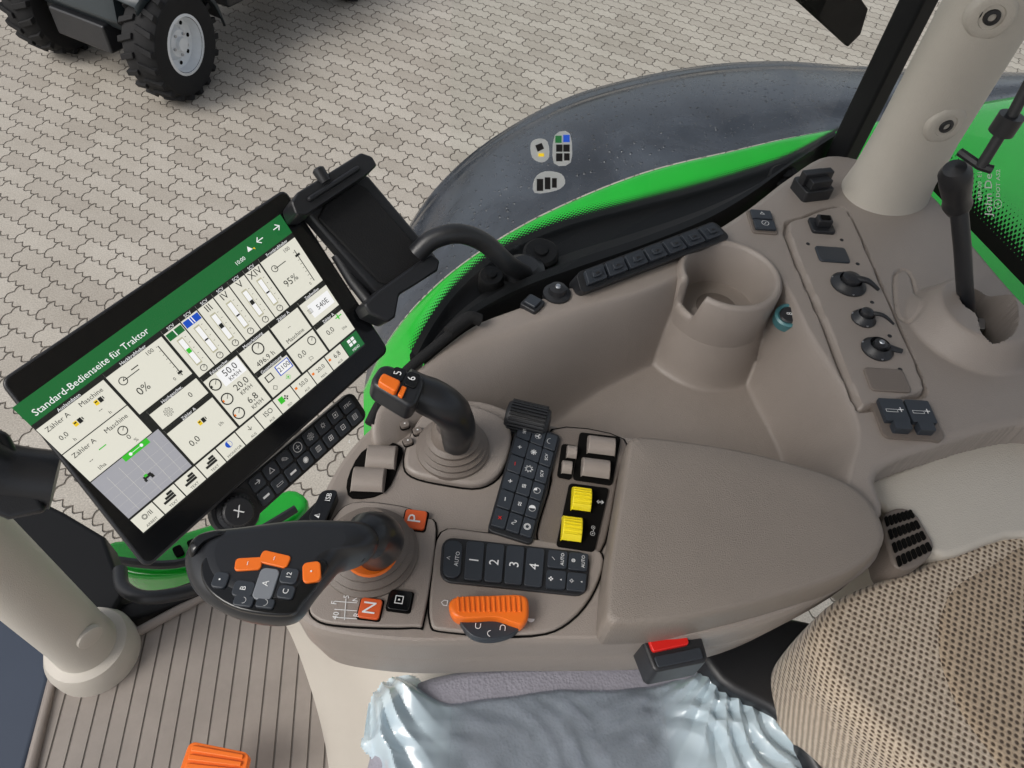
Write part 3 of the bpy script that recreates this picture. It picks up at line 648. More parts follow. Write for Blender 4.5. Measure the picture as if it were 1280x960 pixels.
# ================================================================= MONITOR
W0=.36
r0,r1,r2,r3=[ray(*p) for p in ((-2,476),(356,235),(487,438),(183,712))]
M3=Matrix(((r1.x,-r2.x,r3.x),(r1.y,-r2.y,r3.y),(r1.z,-r2.z,r3.z)))
l1,l2,l3=M3.inverted()@r0
c0,c1,c2_,c3=r0,r1*l1,r2*l2,r3*l3
k=W0/(c1-c0).length
MQ=Q(C+c0*k,C+c1*k,C+c2_*k,C+c3*k)
def MP(x,y,h=0): return PL(x,y,MQ.c[0]+MQ.n*h,MQ.n)
MO=thing("monitor",MQ.at(.5,.5,-.02),"large black touchscreen monitor with lit tractor status page","monitor")
g=G(); g.prism(MQ.rr(0,1,0,1,.009,0,6),MQ.n*-.018); g.obj("housing",MO,[BLK],bevel=.003,seg=3)
g=G(); g.prism(MQ.rr(.010,.990,.016,.984,.007,.0022,6),MQ.n*-.0015); g.obj("front_glass",MO,[BLKG])
SQ=Q(*[MP(x,y,.0032) for x,y in ((15,510),(350,268),(457,431),(180,668))])
mats=[S_CREAM,S_GREEN,S_DK,S_WHITE,S_GREY,S_BLUE,S_ORG,S_LG,S_YEL,S_TAN]
g=G(); g.add(SQ.c,[(0,1,2,3)],2); SCN=g.obj("screen",MO,mats)
g=G()
def R(u0,u1,v0,v1,m,h=.0004): g.add([SQ.at(u0,v0,h),SQ.at(u1,v0,h),SQ.at(u1,v1,h),SQ.at(u0,v1,h)],[(0,1,2,3)],m)
def T(s,u,v,size,m=2,h=.0012,k=.74): g.text(s,SQ.at(u,v,h),SQ.ud,-SQ.vd,size*k,m,lift=0)
R(0,1,0,.135,1); T("Standard-Bedienseite für Traktor",.220,.092,.0098,3,k=1)
T("10:00",.785,.088,.0085,3); T("←",.885,.055,.018,3); T("→",.96,.055,.018,3); T("▲",.835,.06,.010,3); T("◥",.85,.08,.006,8)
def cell(u0,u1,v0,v1,hd=None,m=0):
    R(u0+.002,u1-.002,v0+.003,v1-.003,m)
    if hd:
        R(u0+.002,u1-.002,v0+.003,v0+.028,2,.0007); T(hd,(u0+u1)/2,v0+.016,.0066,3)
def gauge(u,v,r=.012,m=2):
    p=SQ.at(u,v,.0011); n=16
    a=[p+SQ.ud*math.cos(q)*r*.45+SQ.vd*math.sin(q)*r*.45 for q in [2*math.pi*i/n for i in range(n)]]
    b=[p+SQ.ud*math.cos(q)*r*.36+SQ.vd*math.sin(q)*r*.36 for q in [2*math.pi*i/n for i in range(n)]]
    g.add(a+b,[(i,(i+1)%n,n+(i+1)%n,n+i) for i in range(n)],m)
    e=p+(SQ.ud*.7-SQ.vd*.6)*r*.4; w=SQ.ud.cross(SQ.n)*.0004; g.add([p-w,e-w,e+w,p+w],[(0,1,2,3)],m)
def pump(u,v):
    R(u,u+.012,v,v+.03,8,.0009); R(u+.014,u+.026,v,v+.03,2,.0009); R(u+.002,u+.010,v+.006,v+.014,2,.001); R(u+.028,u+.031,v+.004,v+.022,2,.0009)
cell(0,.225,.14,.36,"Auslastdaten"); cell(0,.225,.36,.575)
T("Zähler A",.055,.205,.0094); T("Maschine",.165,.205,.0094); T("0,0",.040,.285,.0098); T("h",.055,.335,.007); T("--",.16,.29,.009); T("h",.175,.335,.007); 
pump(.080,.255); pump(.160,.232)
T("Zähler A",.055,.405,.0094); T("Maschine",.165,.405,.0094); T("--",.045,.48,.009); R(.08,.105,.46,.466,7,.0009); gauge(.165,.46,.011); T("0",.165,.51,.0098); T("l/ha",.055,.545,.0075); T("%",.175,.548,.0075)
cell(0,.245,.575,.875,None,4); R(.11,.20,.575,.61,7,.0009); T("●━━●",.155,.593,.006,3)
for i in range(1,5): R(.003,.242,.62+i*.055,.6205+i*.055,0,.0006)
for i in range(1,6): R(i*.042,i*.042+.0006,.61,.872,0,.0006)
R(.112,.140,.742,.762,2,.0009); R(.118,.128,.735,.750,7,.001); R(.110,.118,.758,.775,2,.001); R(.132,.142,.755,.778,2,.001)
cell(.23,.435,.14,.45,"Heckkraftheber"); T("100",.375,.20,.0084); T("0%",.29,.345,.016); R(.405,.408,.2,.42,2,.0008); R(.398,.414,.39,.405,2,.0009); T("0",.38,.41,.007)
for i in range(8): R(.399,.404,.2+i*.03,.2025+i*.03,2,.0009)
R(.262,.32,.238,.243,2,.0008); gauge(.262,.24,.010); R(.30,.325,.215,.221,2,.0008)
cell(.25,.435,.455,.60,"Hochgeschw."); T("⚙",.30,.54,.013); T("0",.385,.54,.011)
cell(.25,.435,.605,.875,"Zähler A"); T("0,0",.30,.77,.013); T("l/h",.40,.79,.0075); pump(.345,.69)
sc_l=["I","II","III","IV","V","XIV"]; hc=[1,5,0,0,0,0]
for i in range(6):
    u=.44+i*.066; cell(u,u+.066,.14,.495,"SCV")
    if hc[i]: R(u+.004,u+.062,.178,.222,hc[i],.0008)
    T(sc_l[i],u+.033,.2,.015,3 if hc[i] else 2)
    R(u+.020,u+.042,.24,.43,9,.0007); R(u+.023,u+.039,.25,.42,3,.0009); R(u+.024,u+.038,.315+.02*(i%2),.345,7 if i==0 else 2,.001)
    for j in range(5): R(u+.047,u+.052,.25+j*.04,.2525+j*.04,2,.0009)
    gauge(u+.033,.462,.0085)
cell(.838,1,.14,.495,"Frontkraftheber"); T("100",.945,.2,.0084); T("95%",.895,.37,.0155); R(.968,.971,.23,.46,2,.0008); R(.96,.98,.26,.275,2,.0009); R(.87,.92,.25,.255,2,.0008); gauge(.87,.25,.009); T("0",.95,.46,.0065)
for i in range(8): R(.959,.966,.24+i*.028,.2425+i*.028,2,.0009)
cell(.44,.585,.5,.875,"Fahrgeschw."); R(.49,.58,.535,.635,3,.0006)
for j,(a,b) in enumerate((("50,0","KM/H"),("20,0","KM/H"),("6,8","KM/H"))):
    T(a,.535,.568+j*.112,.0145); T(b,.537,.615+j*.112,.0088); gauge(.467,.585+j*.112,.015); R(.447,.456,.575+j*.112,.59+j*.112,6 if j else 2,.0009)
cell(.59,.725,.5,.685,"Motorleistung"); gauge(.655,.575,.016); T("496,9 h",.655,.655,.0115)
cell(.59,.725,.69,.875,"Gesamtleistung"); R(.66,.72,.73,.80,5,.0006); R(.664,.716,.735,.795,3,.0007); T("2100",.69,.765,.0110); R(.61,.64,.74,.785,2,.0007); R(.614,.636,.746,.779,0,.0009); T("◇",.62,.835,.009); T("◈",.68,.835,.009,7)
cell(.73,.86,.5,.69,"Zähler A"); T("--",.79,.59,.009); T("Maschine",.79,.66,.0094)
cell(.73,.86,.695,.875); T("0,0",.77,.78,.012); gauge(.83,.75,.012); T("⚐",.79,.84,.010)
cell(.865,1,.5,.685,"Zapfwellen"); R(.89,.99,.56,.65,3,.0006); T("540E",.945,.61,.0120); T("▥",.89,.60,.010)
cell(.865,1,.69,.875,"Zähler A"); T("0,0",.91,.78,.0120); R(.955,.985,.735,.742,7,.0009); R(.965,.970,.72,.757,7,.0009); T("l/ha",.965,.82,.0065)
bl=["◎/II","","","","","↓","ISO","✥","50,0","20,0","6,8",""]
for i in range(12):
    u=i/12; R(u+.002,u+1/12-.002,.885,.99,1 if i>=11 else 0)
    if bl[i]: T(bl[i],u+.046,.925,.011 if len(bl[i])<4 else .0095,3 if i>=11 else 2)
    if i in (1,2,3):
        for k_ in range(3): R(u+.020+k_*.012,u+.064-k_*.0,.955-.017*(k_+1)-.004,.955-.017*k_-.006,2,.0009)
    if i==11:
        for a_ in range(2):
            for b_ in range(2): R(u+.025+a_*.018,u+.039+a_*.018,.90+b_*.026,.92+b_*.026,3,.0009)
    if i>=8 and i<11: R(u+.006,u+.016,.915,.93,6,.0009)
    T(["ARBEIT","TEXT","TEXT","TEXT","MONITOR","AUS","AUS","ISO","AUS","MAX","AUS","MENÜ"][i],u+.042,.974,.0055,3 if i>=11 else 2)
T("◐",4/12+.042,.92,.013,5); R(.60,.62,.9,.94,7,.0008)
g.obj("screen_content",SCN,mats,rec=False)
g=G(); g.tube(spline([MP(-60,560,-.03),MP(0,590,-.05),MP(70,600,-.05)],5,False),.03,14); g.prism([MP(x,y,-.03) for x,y in [(-60,520),(10,540),(60,640),(10,650),(-60,620)]],MQ.n*-.04); g.obj("mounting_arm",MO,[BLK],bevel=.006)
KQ=Q(*[MP(x,y,-.018) for x,y in ((272,632),(438,492),(457,521),(294,667))])
KS=thing("key_strip",KQ.at(.5,.5),"black shortcut key strip with rotary knob under the monitor","keypad")
g=G(); g.prism(KQ.rr(.06,1.02,-.06,1.06,.010,0,5),KQ.n*-.016); g.lathe(KQ.at(.065,.5,-.016),KQ.n,[(.027,0),(.027,.015),(.025,.0165)],36); g.obj("strip_housing",KS,[BLK],bevel=.002)
def KT(g,s,u,v,size,m=1,h=.0): g.text(s,KQ.at(u,v,h+.0014),KQ.ud,-KQ.vd,size,m,lift=0)
for j in range(2):
    for i in range(8):
        u0=.20+i*.099; v0=.02+j*.5
        g=G(); KQ.key(g,u0,u0+.086,v0,v0+.44,.0025,0,.0035)
        s=(["➔","△","✎","⊕","⚙","⛭","▣","ITEC"] if j==0 else ["▬","▭","▬","◉","▥","⊞","⊡","▤"])[i]
        KT(g,s,u0+.043,v0+.21,.0085 if len(s)<3 else .0055,1,.0026); g.obj("key",KS,[GREY,WHT],bevel=.0008,seg=2)
g=G(); c=KQ.at(.065,.5); g.lathe(c,KQ.n,[(.021,0),(.021,.004),(.017,.006),(.0165,.013),(.0145,.015),(0,.015)],36)
for i in range(24):
    q_=2*math.pi*i/24; d=KQ.ud*math.cos(q_)+KQ.n.cross(KQ.ud)*math.sin(q_); g.prism([c+KQ.n*.013+d*.0175+KQ.n.cross(d)*.0008,c+KQ.n*.013+d*.0175-KQ.n.cross(d)*.0008,c+KQ.n*.013+d*.016-KQ.n.cross(d)*.0008,c+KQ.n*.013+d*.016+KQ.n.cross(d)*.0008],KQ.n*-.008)
g.text("X",c+KQ.n*.0156,KQ.ud,-KQ.vd,.014,1,lift=0); g.obj("rotary_knob",KS,[BLK,WHT])

PH=thing("phone_holder",MP(450,310,.01),"black adjustable phone holder clamped beside the monitor","phone holder")
g=G(); g.prism([MP(x,y,.022) for x,y in [(384,266),(396,248),(446,212),(462,220),(548,322),(542,336),(489,370),(468,364)]],MQ.n*-.024); g.obj("back_plate",PH,[BLK],bevel=.005)
g=G(); g.prism([MP(x,y,.026) for x,y in [(398,272),(406,256),(446,228),(458,234),(534,322),(528,332),(488,356),(474,352)]],MQ.n*-.005); g.obj("rubber_pad",PH,[RUB],bevel=.003)
g=G(); g.prism([MP(x,y,.045) for x,y in [(364,252),(372,240),(452,190),(466,195),(472,206),(462,216),(384,268),(370,268)]],MQ.n*-.04); g.prism([MP(x,y,.05) for x,y in [(384,246),(448,205),(452,211),(388,252)]],MQ.n*-.01); g.obj("upper_clamp",PH,[BLK],bevel=.004)
g=G(); g.prism([MP(x,y,.04) for x,y in [(474,362),(540,316),(551,325),(548,338),(520,356),(500,368),(495,396),(486,403),(462,392),(455,380)]],MQ.n*-.035); g.obj("lower_clamp",PH,[BLK],bevel=.004)
g=G(); g.tube([MP(421,318,.0),MP(440,350,.0),MP(462,378,.01)],.008,10); g.tube([MP(425,330,-.01),MP(470,300,.0)],.009,10); g.obj("support_rod",PH,[BLK])
g=G(); c=MP(400,216,.045); g.lathe(c,MQ.vd*-1,[(.007,-.012),(.0075,.004),(.005,.006),(0,.006)],14); g.obj("clamp_screw",PH,[BLK])
g=G(); g.tube(spline(px([(520,318,2.70),(540,300,2.715),(572,292,2.72),(605,303,2.70),(635,330,2.665),(655,342,2.63)],0),6,False),.0125,16); g.lathe(P(655,342,2.615),Z,[(.03,-.01),(.028,.012),(.018,.018)],24)
tag(g.obj("grab_handle",None,[BLK]),"curved black grab handle mounted at the window frame","handle")

# ================================================================= ARM CONSOLE
ZC=2.63
AC=thing("armrest_console",P(600,700,ZC-.1),"taupe operator armrest console covered with buttons and levers","console")
cx=(P(735,692,ZC)-P(550,668,ZC)).normalized(); cy=Z.cross(cx)
def LB(g,s,x,y,size,m,z=ZC,lift=.001): g.text(s,P(x,y,z),cy,-cx,size,m,lift=lift)
body=spline(px([(366,762),(360,738),(372,705),(385,660),(400,620),(425,575),(455,540),(490,516),(540,505),(600,500),(680,528),(770,543),(860,560),(1075,625),(1105,670),(1085,710),(980,768),(870,795),(760,800),(640,800),(520,803),(430,795),(385,783)],ZC),5)
g=G(); c0=sum(body,Vector())/len(body); 
rows=[[c0+(p-c0)*s+Z*h for p in body] for s,h in ((.965,0),(.985,-.001),(.996,-.006),(1,-.014),(.985,-.05),(.985,-.052),(.99,-.056),(.95,-.11))]
g.loft(rows,0,True); g.add(rows[0],[tuple(range(len(body)))]); g.obj("console_body",AC,[TAUPE],smooth=40)
def plate(pts,z,h,name,mt,bev=.003,n=4): 
    g=G(); sp_=spline(px(pts,z),n); c0=sum(sp_,Vector())/len(sp_); g.prism(sp_,Vector((0,0,-h))); 
    out_=[p+(p-c0).normalized()*.0018 for p in sp_]
    for p in out_: p.z=ZC+.0012
    o=g.obj(name,AC,[mt],bevel=bev,seg=3)
    g=G(); g.prism(out_,Z*-.003); g.obj("seam",AC,[DARK])
plate([(386,750),(396,695),(412,655),(440,628),(500,632),(530,645),(545,662),(530,770),(515,782),(430,780),(395,772)],ZC+.005,.01,"lever_surround",TAUPE)
plate([(505,572),(516,535),(535,512),(575,502),(628,520),(640,545),(628,585),(600,604),(555,600),(515,590)],ZC+.010,.02,"joystick_surround",TAUPE,.005)
plate([(552,664),(600,664),(700,678),(752,690),(744,735),(712,775),(665,792),(560,788),(538,775),(540,720)],ZC+.005,.01,"button_surround",TAUPE)
plate([(690,536),(780,548),(772,600),(748,694),(690,684),(672,665),(690,600)],ZC+.004,.01,"paddle_surround",TAUPED)
pad=spline(px([(756,756),(759,715),(767,660),(777,600),(785,553),(789,545),(800,542),(850,547),(940,562),(1040,590),(1085,615),(1108,650),(1108,680),(1070,712),(1000,738),(900,765),(830,778),(775,781),(762,778),(756,770)],ZC+.045),6)
g=G(); c0=sum(pad,Vector())/len(pad)
rows=[[c0+(p-c0)*s+Z*h for p in pad] for s,h in ((.3,.001),(.7,.0005),(.93,-.0005),(.965,-.002),(.984,-.006),(.995,-.012),(1,-.020),(1,-.05),(.99,-.053))]
g.loft(rows,0,True); g.add(rows[0],[tuple(range(len(pad)))]); g.obj("armrest_pad",AC,[PADM],smooth=60)
def btn(x,y,l,w,mt,s,size,name,z=ZC+.005,ang=0):
    c=P(x,y,z); u=cx*math.cos(ang)+cy*math.sin(ang); v=Z.cross(u)
    q=Q(c-u*l/2+v*w/2,c+u*l/2+v*w/2,c+u*l/2-v*w/2,c-u*l/2-v*w/2)
    g=G(); q.key(g,-.08,1.08,-.08,1.08,.003,-.002,.0006,2); q.key(g,0,1,0,1,.003,0,.004,0)
    if s: g.text(s,c+Z*.0042,cy,-cx,size,1,lift=.0004)
    return g.obj(name,AC,[mt,WHT,DARK],bevel=.0008,seg=2)
btn(519,651,.022,.021,REDO,"P",.019,"park_button"); btn(463,762,.020,.019,REDO,"N",.017,"neutral_button"); btn(500,752,.021,.019,BLKG,"⊡",.012,"lock_button")
g=G(); 
for x,y in ((432,752),(432,762),(432,772)): 
    a,b=P(x-14,y,ZC+.006),P(x+14,y+2,ZC+.006); g.add([a,b,b+cy*.0007,a+cy*.0007],[(0,1,2,3)])
a,b=P(432,748,ZC+.006),P(430,775,ZC+.006); g.add([a,b,b+cx*.0007,a+cx*.0007],[(0,1,2,3)])
for s,x,y in (("F",418,754),("N",445,749),("R",446,769),("40",420,770),("50",434,744)): LB(g,s,x,y,.0075,0,ZC+.0055)
g.obj("shift_pattern_print",AC,[WHT],rec=False)
bq=QP([(553,672),(738,692),(733,747),(549,728)],ZC+.005); g=G(); bq.key(g,0,1,0,1,.012,-.002,.003); br=g.obj("button_panel",AC,[BLK],bevel=.0015,seg=2)
def qkey(name,u0,u1,v0,v1,s,size,mt=GREY,r=.0025,q=bq,par=br,h=.0062,h0=.003):
    g=G(); q.key(g,u0,u1,v0,v1,r,h0,h)
    for i,t in enumerate(s if isinstance(s,list) else [s]):
        k=len(s) if isinstance(s,list) else 1
        if t: g.text(t,q.at(u0+(u1-u0)*(i+.5)/k,(v0+v1)/2,h),cy,-cx,size,1,lift=.0005)
    return g.obj(name,par,[mt,WHT],bevel=.0008,seg=2)
qkey("auto_button",.02,.14,.1,.92,["∧","AUTO"],.0056,r=.0075)
for i in range(4): qkey("number_button",.165+i*.135,.285+i*.135,.07,.93,str(i+1),.0135,r=.003)
for i,(s,t) in enumerate((("⟋","AUTO"),("◍","AUTO"))):
    qkey("function_button",.715+i*.14,.845+i*.14,.07,.47,[s,t],.0048); qkey("function_button",.715+i*.14,.845+i*.14,.53,.93,["✧" if i else "✜","▴"],.006)
kq=QP([(649,528),(699,548),(664,679),(611,662)],ZC+.006); g=G(); kq.key(g,-.03,1.03,-.02,1.02,.006,-.01,.003); kb=g.obj("keypad_panel",AC,[BLK],bevel=.0015,seg=2)
ks=[["SET","✇","◠"],["+","❋","SCV"],["−","☀","SCV"],["+","≋","◔"],["−","≈","◑"],["×","∿","◎"]]
for j in range(6):
    for i in range(3):
        g=G(); u0=(.03,.37,.70)[i]; u1=(.35,.68,.97)[i]; v0=.02+j*.162
        kq.key(g,u0,u1,v0,v0+.15,.002,.003,.0065); s=ks[j][i]
        g.text(s,kq.at((u0+u1)/2,v0+.075,.0066),cy,-cx,.0092 if len(s)<3 else .0048,2 if (s in "×" or (s=="−" and j==2)) else 1,lift=.0005); g.obj("key",kb,[GREY,WHT,RED],bevel=.0008,seg=2)
g=G(); a,b=P(632,519,ZC+.006),P(687,532,ZC+.006); ax=(b-a).normalized(); RW_=.020; LW=(b-a).length
g.lathe(a,ax,[(.010,0),(RW_-.004,.001),(RW_-.0015,.004),(RW_-.001,.007),(RW_-.001,LW-.007),(RW_-.0015,LW-.004),(RW_-.004,LW-.001),(.010,LW)],48)
a1=ax.orthogonal().normalized(); b1=ax.cross(a1)
for i in range(30):
    q=2*math.pi*i/30; d=a1*math.cos(q)+b1*math.sin(q); e=ax.cross(d)
    g.prism([a+ax*.005+d*(RW_+.0012)-e*.0011,a+ax*.005+d*(RW_+.0012)+e*.0011,b-ax*.005+d*(RW_+.0012)+e*.0011,b-ax*.005+d*(RW_+.0012)-e*.0011],-d*.004)
g.obj("scroll_wheel",AC,[BLK],bevel=.0004,seg=2)
def paddle(x,y,l,w,mt,name,ribs=False,ang=0,z=ZC+.004,h=.012):
    c=P(x,y,z); u=cx*math.cos(ang)+cy*math.sin(ang); v=Z.cross(u); g=G(); rows=[]
    n=9
    for i in range(n+1):
        t=-1+2*i/n; hh=h*math.sqrt(max(0,1-(t*.93)**2))
        rows.append([c+u*(l/2*s)+v*(w/2*t)+Z*(hh if k in(1,2) else 0) for k,s in ((0,-1),(1,-.9),(2,.9),(3,1))])
    g.loft(rows)
    if ribs:
        for i in range(6):
            t=-.62+i*.25; hh=h*math.sqrt(1-(t*.93)**2)
            p=c+v*(w/2*t)+Z*(hh+.0012); g.prism([p-u*l*.42-v*.0008,p+u*l*.42-v*.0008,p+u*l*.42+v*.0008,p-u*l*.42+v*.0008],Z*-.003)
    return g.obj(name,AC,[mt],smooth=50,bevel=.001,seg=2)
def slot_(pts,m=DARK,a=0,b=1):
    g=G(); q=QP(pts,ZC+.005); q.key(g,a,b,a,b,.004,-.003,.001); g.obj("paddle_slot",AC,[m])
slot_([(726,543),(774,549),(764,605),(718,598)],DARK,-.04,1.03); slot_([(712,606),(760,612),(742,689),(696,682)],DARK,-.02,1.02); slot_([(702,555),(722,558),(714,600),(696,596)])
paddle(751,560,.033,.024,TAUPE,"control_paddle",h=.013); paddle(744,588,.033,.024,TAUPE,"control_paddle",h=.013)
paddle(714,568,.012,.016,TAUPE,"control_paddle",h=.012); paddle(708,587,.012,.016,TAUPE,"control_paddle",h=.012)
paddle(726,627,.022,.028,YEL,"yellow_roller",True,h=.015); paddle(714,664,.022,.028,YEL,"yellow_roller",True,h=.015)
def SYM(s,x,y,k,z): 
    g=G(); LB(g,s,x,y,k,0,z); g.obj("printed_symbol",AC,[WHT],rec=False)
for a_ in (("⇕",750,628,.010,ZC+.0065),("⊚-⊙",741,664,.006,ZC+.0065),("⌂",556,754,.009,ZC+.006),("◖",664,776,.009,ZC+.006),("⌐",437,552,.008,ZC+.001),("⊐",690,548,.008,ZC+.006)): SYM(*a_)
g=G(); g.prism(spline(px([(440,622),(434,600),(452,565),(480,552),(503,560),(498,582),(480,615)],ZC+.0025),3),Z*-.003); g.obj("paddle_slot",AC,[DARK])
paddle(477,574,.034,.030,TAUPE,"thumb_paddle",ang=.1,z=ZC+.001,h=.013); paddle(461,602,.036,.030,TAUPE,"thumb_paddle",ang=.1,z=ZC+.001,h=.013)
for x,y in ((510,553),(522,540),(506,532)): btn(x,y,.010,.009,TAUPED,"▪",.006,"small_button",z=ZC+.011,ang=.5)
g=G(); q=QP([(384,650),(402,612),(424,612),(404,657)],ZC+.014); q.key(g,0,1,0,1,.006,-.02,0); LB(g,"ISB",411,622,.0075,1,ZC+.0145); LB(g,"◭",396,645,.009,1,ZC+.0145); g.obj("status_badge",AC,[BLKG,WHT],bevel=.001)
# orange throttle lever
OT=G(); ol=spline([P(x,y,ZC+.02) for x,y in [(561,760),(565,750),(580,747),(615,746),(645,745),(658,748),(661,758),(660,774),(653,783),(642,781),(620,774),(590,775),(568,773)]],4)
OT.pillow(ol,Z,.005,.016,0,6,.88); oj=OT.obj("throttle_lever",AC,[ORG],smooth=60)
for i in range(13):
    u=571+i*6.4; p,q2=P(u,745,ZC+.0262),P(u+1,764,ZC+.0268); g=G(); g.prism([p,p+cx*.0022,q2+cx*.0022,q2],Z*-.012); g.obj("grip_rib",oj,[ORG],bevel=.0007,seg=2)
g=G(); dq=spline([P(x,y,ZC+.014) for x,y in [(574,772),(600,772),(625,774),(650,781),(638,793),(612,799),(588,793)]],4); g.prism(dq,Z*-.012); 
LB(g,"⊂",598,783,.009,1,ZC+.0145); LB(g,"⊃",629,785,.009,1,ZC+.0145); LB(g,"⌒",611,792,.008,1,ZC+.0145); g.obj("speed_dial",AC,[GREY,WHT],bevel=.001)
# small joystick
g=G(); c=P(566,562,ZC+.008); g.lathe(c,Z,[(.040,0),(.040,.006),(.036,.008),(.037,.012),(.032,.014),(.033,.018),(.028,.020),(.029,.025),(.024,.028),(.022,.04),(.018,.046)],40); g.obj("joystick_boot",AC,[TAUPED],smooth=40)
p0=P(570,552,ZC+.04); head=P(505,482,ZC+.135)
GRIP=mat("satin_black_grip",srgb(30,32,36),.32,rv=.06)
g=G(); g.tube(spline([p0,P(572,530,ZC+.08),P(555,506,ZC+.115),head],5,False),[.016,.018,.019,.0175],18); 
hq=Q(*[P(x,y,ZC+z_) for x,y,z_ in ((461,478,.155),(477,452,.155),(535,470,.150),(518,513,.145))]); g.prism(hq.rr(0,1,0,1,.009,0,5),hq.n*-.026); jg=g.obj("joystick_grip",AC,[GRIP],bevel=.005,seg=4,smooth=60)
for a,s in ((.32,"5"),(.62,"6")):
    g=G(); hq.key(g,.50,.95,a-.02,a+.24,.003,-.001,.002,0); g.text(s,hq.at(.73,a+.1,.0024),cy,-cx,.0105,1,lift=.0004)
    g.obj("number_button",jg,[BLKG,WHT],bevel=.0006)
g=G(); hq.key(g,.06,.46,.16,.56,.003,-.002,.007); g.obj("orange_rocker",jg,[ORG],bevel=.002)
g=G(); hq.key(g,.10,.42,.6,.7,.001,-.002,.003); g.obj("rocker_guard",jg,[ORG],bevel=.001)
# main lever
g=G(); c=P(462,692,ZC+.002); g.lathe(c,Z,[(.048,0),(.048,.006),(.043,.008),(.044,.014),(.038,.017),(.039,.022),(.032,.026),(.033,.031),(.026,.036),(.024,.05)],44); g.obj("lever_boot",AC,[TAUPED],smooth=40)
g=G(); g.lathe(P(464,690,ZC+.040),Z,[(.0240,-.003),(.0252,.0),(.0240,.003)],30); g.obj("orange_ring",AC,[ORG])
ZG=ZC+.15
gp=spline(px([(232,708),(238,684),(254,670),(300,664),(372,655),(430,655),(462,658),(474,674),(464,690),(432,700),(412,720),(392,744),(370,772),(335,778),(285,767),(246,742)],ZG),5)
g=G(); g.pillow(gp,Z,.016,.026,0,7,.66); g.tube(spline([P(440,680,ZG-.005),P(466,668,ZG-.02),P(478,676,ZG-.055),P(470,690,ZC+.045)],6,False),[.016,.019,.019,.018],20); mg=g.obj("lever_grip",AC,[GRIP],smooth=70)
fz=ZG+.0155
g=G(); g.prism(spline(px([(250,712),(262,690),(300,682),(365,690),(408,700),(400,725),(378,752),(360,768),(300,762),(262,740)],fz),4),Z*-.006); g.obj("grip_face",mg,[BLKG],bevel=.002)
LGK=mat("light_grey_key",srgb(120,124,130),.4)
def gk(x,y,l,w,mt,s=None,size=.0058,ang=0,h=.0022,name="grip_button"):
    c=P(x,y,fz); u=cx*math.cos(ang)+cy*math.sin(ang); v=Z.cross(u)
    q=Q(c-u*l/2+v*w/2,c+u*l/2+v*w/2,c+u*l/2-v*w/2,c-u*l/2-v*w/2); g=G(); q.key(g,0,1,0,1,min(l,w)*.28,-.002,h)
    if s: g.text(s,c+Z*(h+.0002),cy,-cx,size,1,lift=.0003)
    return g.obj(name,mg,[mt,WHT],bevel=.0009,seg=2)
gk(311,706,.019,.010,ORG,"∽",.006,.2); gk(344,700,.022,.010,ORG,"∽",.006,-.1); gk(390,716,.013,.016,ORG,"•",.006,.3)
gk(305,737,.015,.012,GREY,"B"); gk(333,731,.014,.024,LGK,"A",.0065); gk(362,721,.013,.012,GREY,"12",.005)
gk(305,752,.014,.008,GREY,"◡"); gk(332,755,.013,.007,GREY,"◡"); gk(358,741,.012,.010,GREY,"C"); gk(276,726,.011,.012,GREY,"•")
g=G(); g.pillow(spline(px([(236,694),(250,676),(285,668),(292,674),(262,688),(244,704)],ZG+.004),4),Z,.014,.014,0,5,.5); g.obj("thumb_rest",mg,[BLKG],smooth=60)

# ================================================================= SEAT
ST=thing("operator_seat",P(1100,850,2.3),"beige brown knit operator seat with cushion wrapped in plastic","seat")
bk=spline(px([(1004,812),(1014,780),(1048,750),(1120,722),(1200,690),(1290,654),(1420,620),(1600,700),(1600,1150),(1300,1120),(1180,1030),(1126,975),(1064,914),(1020,866)],2.58),5)
g=G(); g.pillow(bk,Z,.030,.16,0,9,.88); g.obj("backrest",ST,[TWEED],smooth=70)
bp_=spline(px([(1180,740),(1235,705),(1300,672),(1500,640),(1560,900),(1500,1060),(1300,1050),(1240,965),(1185,885),(1162,805)],2.603),5)
g=G(); g.pillow(bp_,Z,.010,.02,0,6,.86); g.obj("backrest_panel",ST,[TWEED2],smooth=70)
g=G(); g.prism(spline(px([(880,790),(985,770),(1080,820),(1150,1000),(1050,1000),(980,900),(900,850)],2.47),4),Vector((0,0,-.2))); g.obj("side_shell",ST,[BLK],bevel=.01)
cs=spline(px([(485,880),(560,846),(700,838),(850,838),(980,850),(1040,900),(1080,1000),(1100,1150),(480,1150),(462,950)],2.40),5)
g=G(); g.pillow(cs,Z,.03,.12,0,7,.88); g.obj("seat_cushion",ST,[FABRIC],smooth=70)
BZ=2.62
g=G(); q=QP([(799,792),(872,776),(887,826),(818,840)],BZ); q.key(g,0,1,0,1,.006,-.045,0); bkl=g.obj("belt_buckle",ST,[BLK],bevel=.004)
g=G(); q.key(g,.08,.72,.06,.55,.003,-.001,.005); g.obj("release_button",bkl,[RED],bevel=.0015)
g=G(); q.key(g,.08,.9,.65,.92,.002,-.001,.002); g.obj("buckle_rim",bkl,[GREY],bevel=.0008)

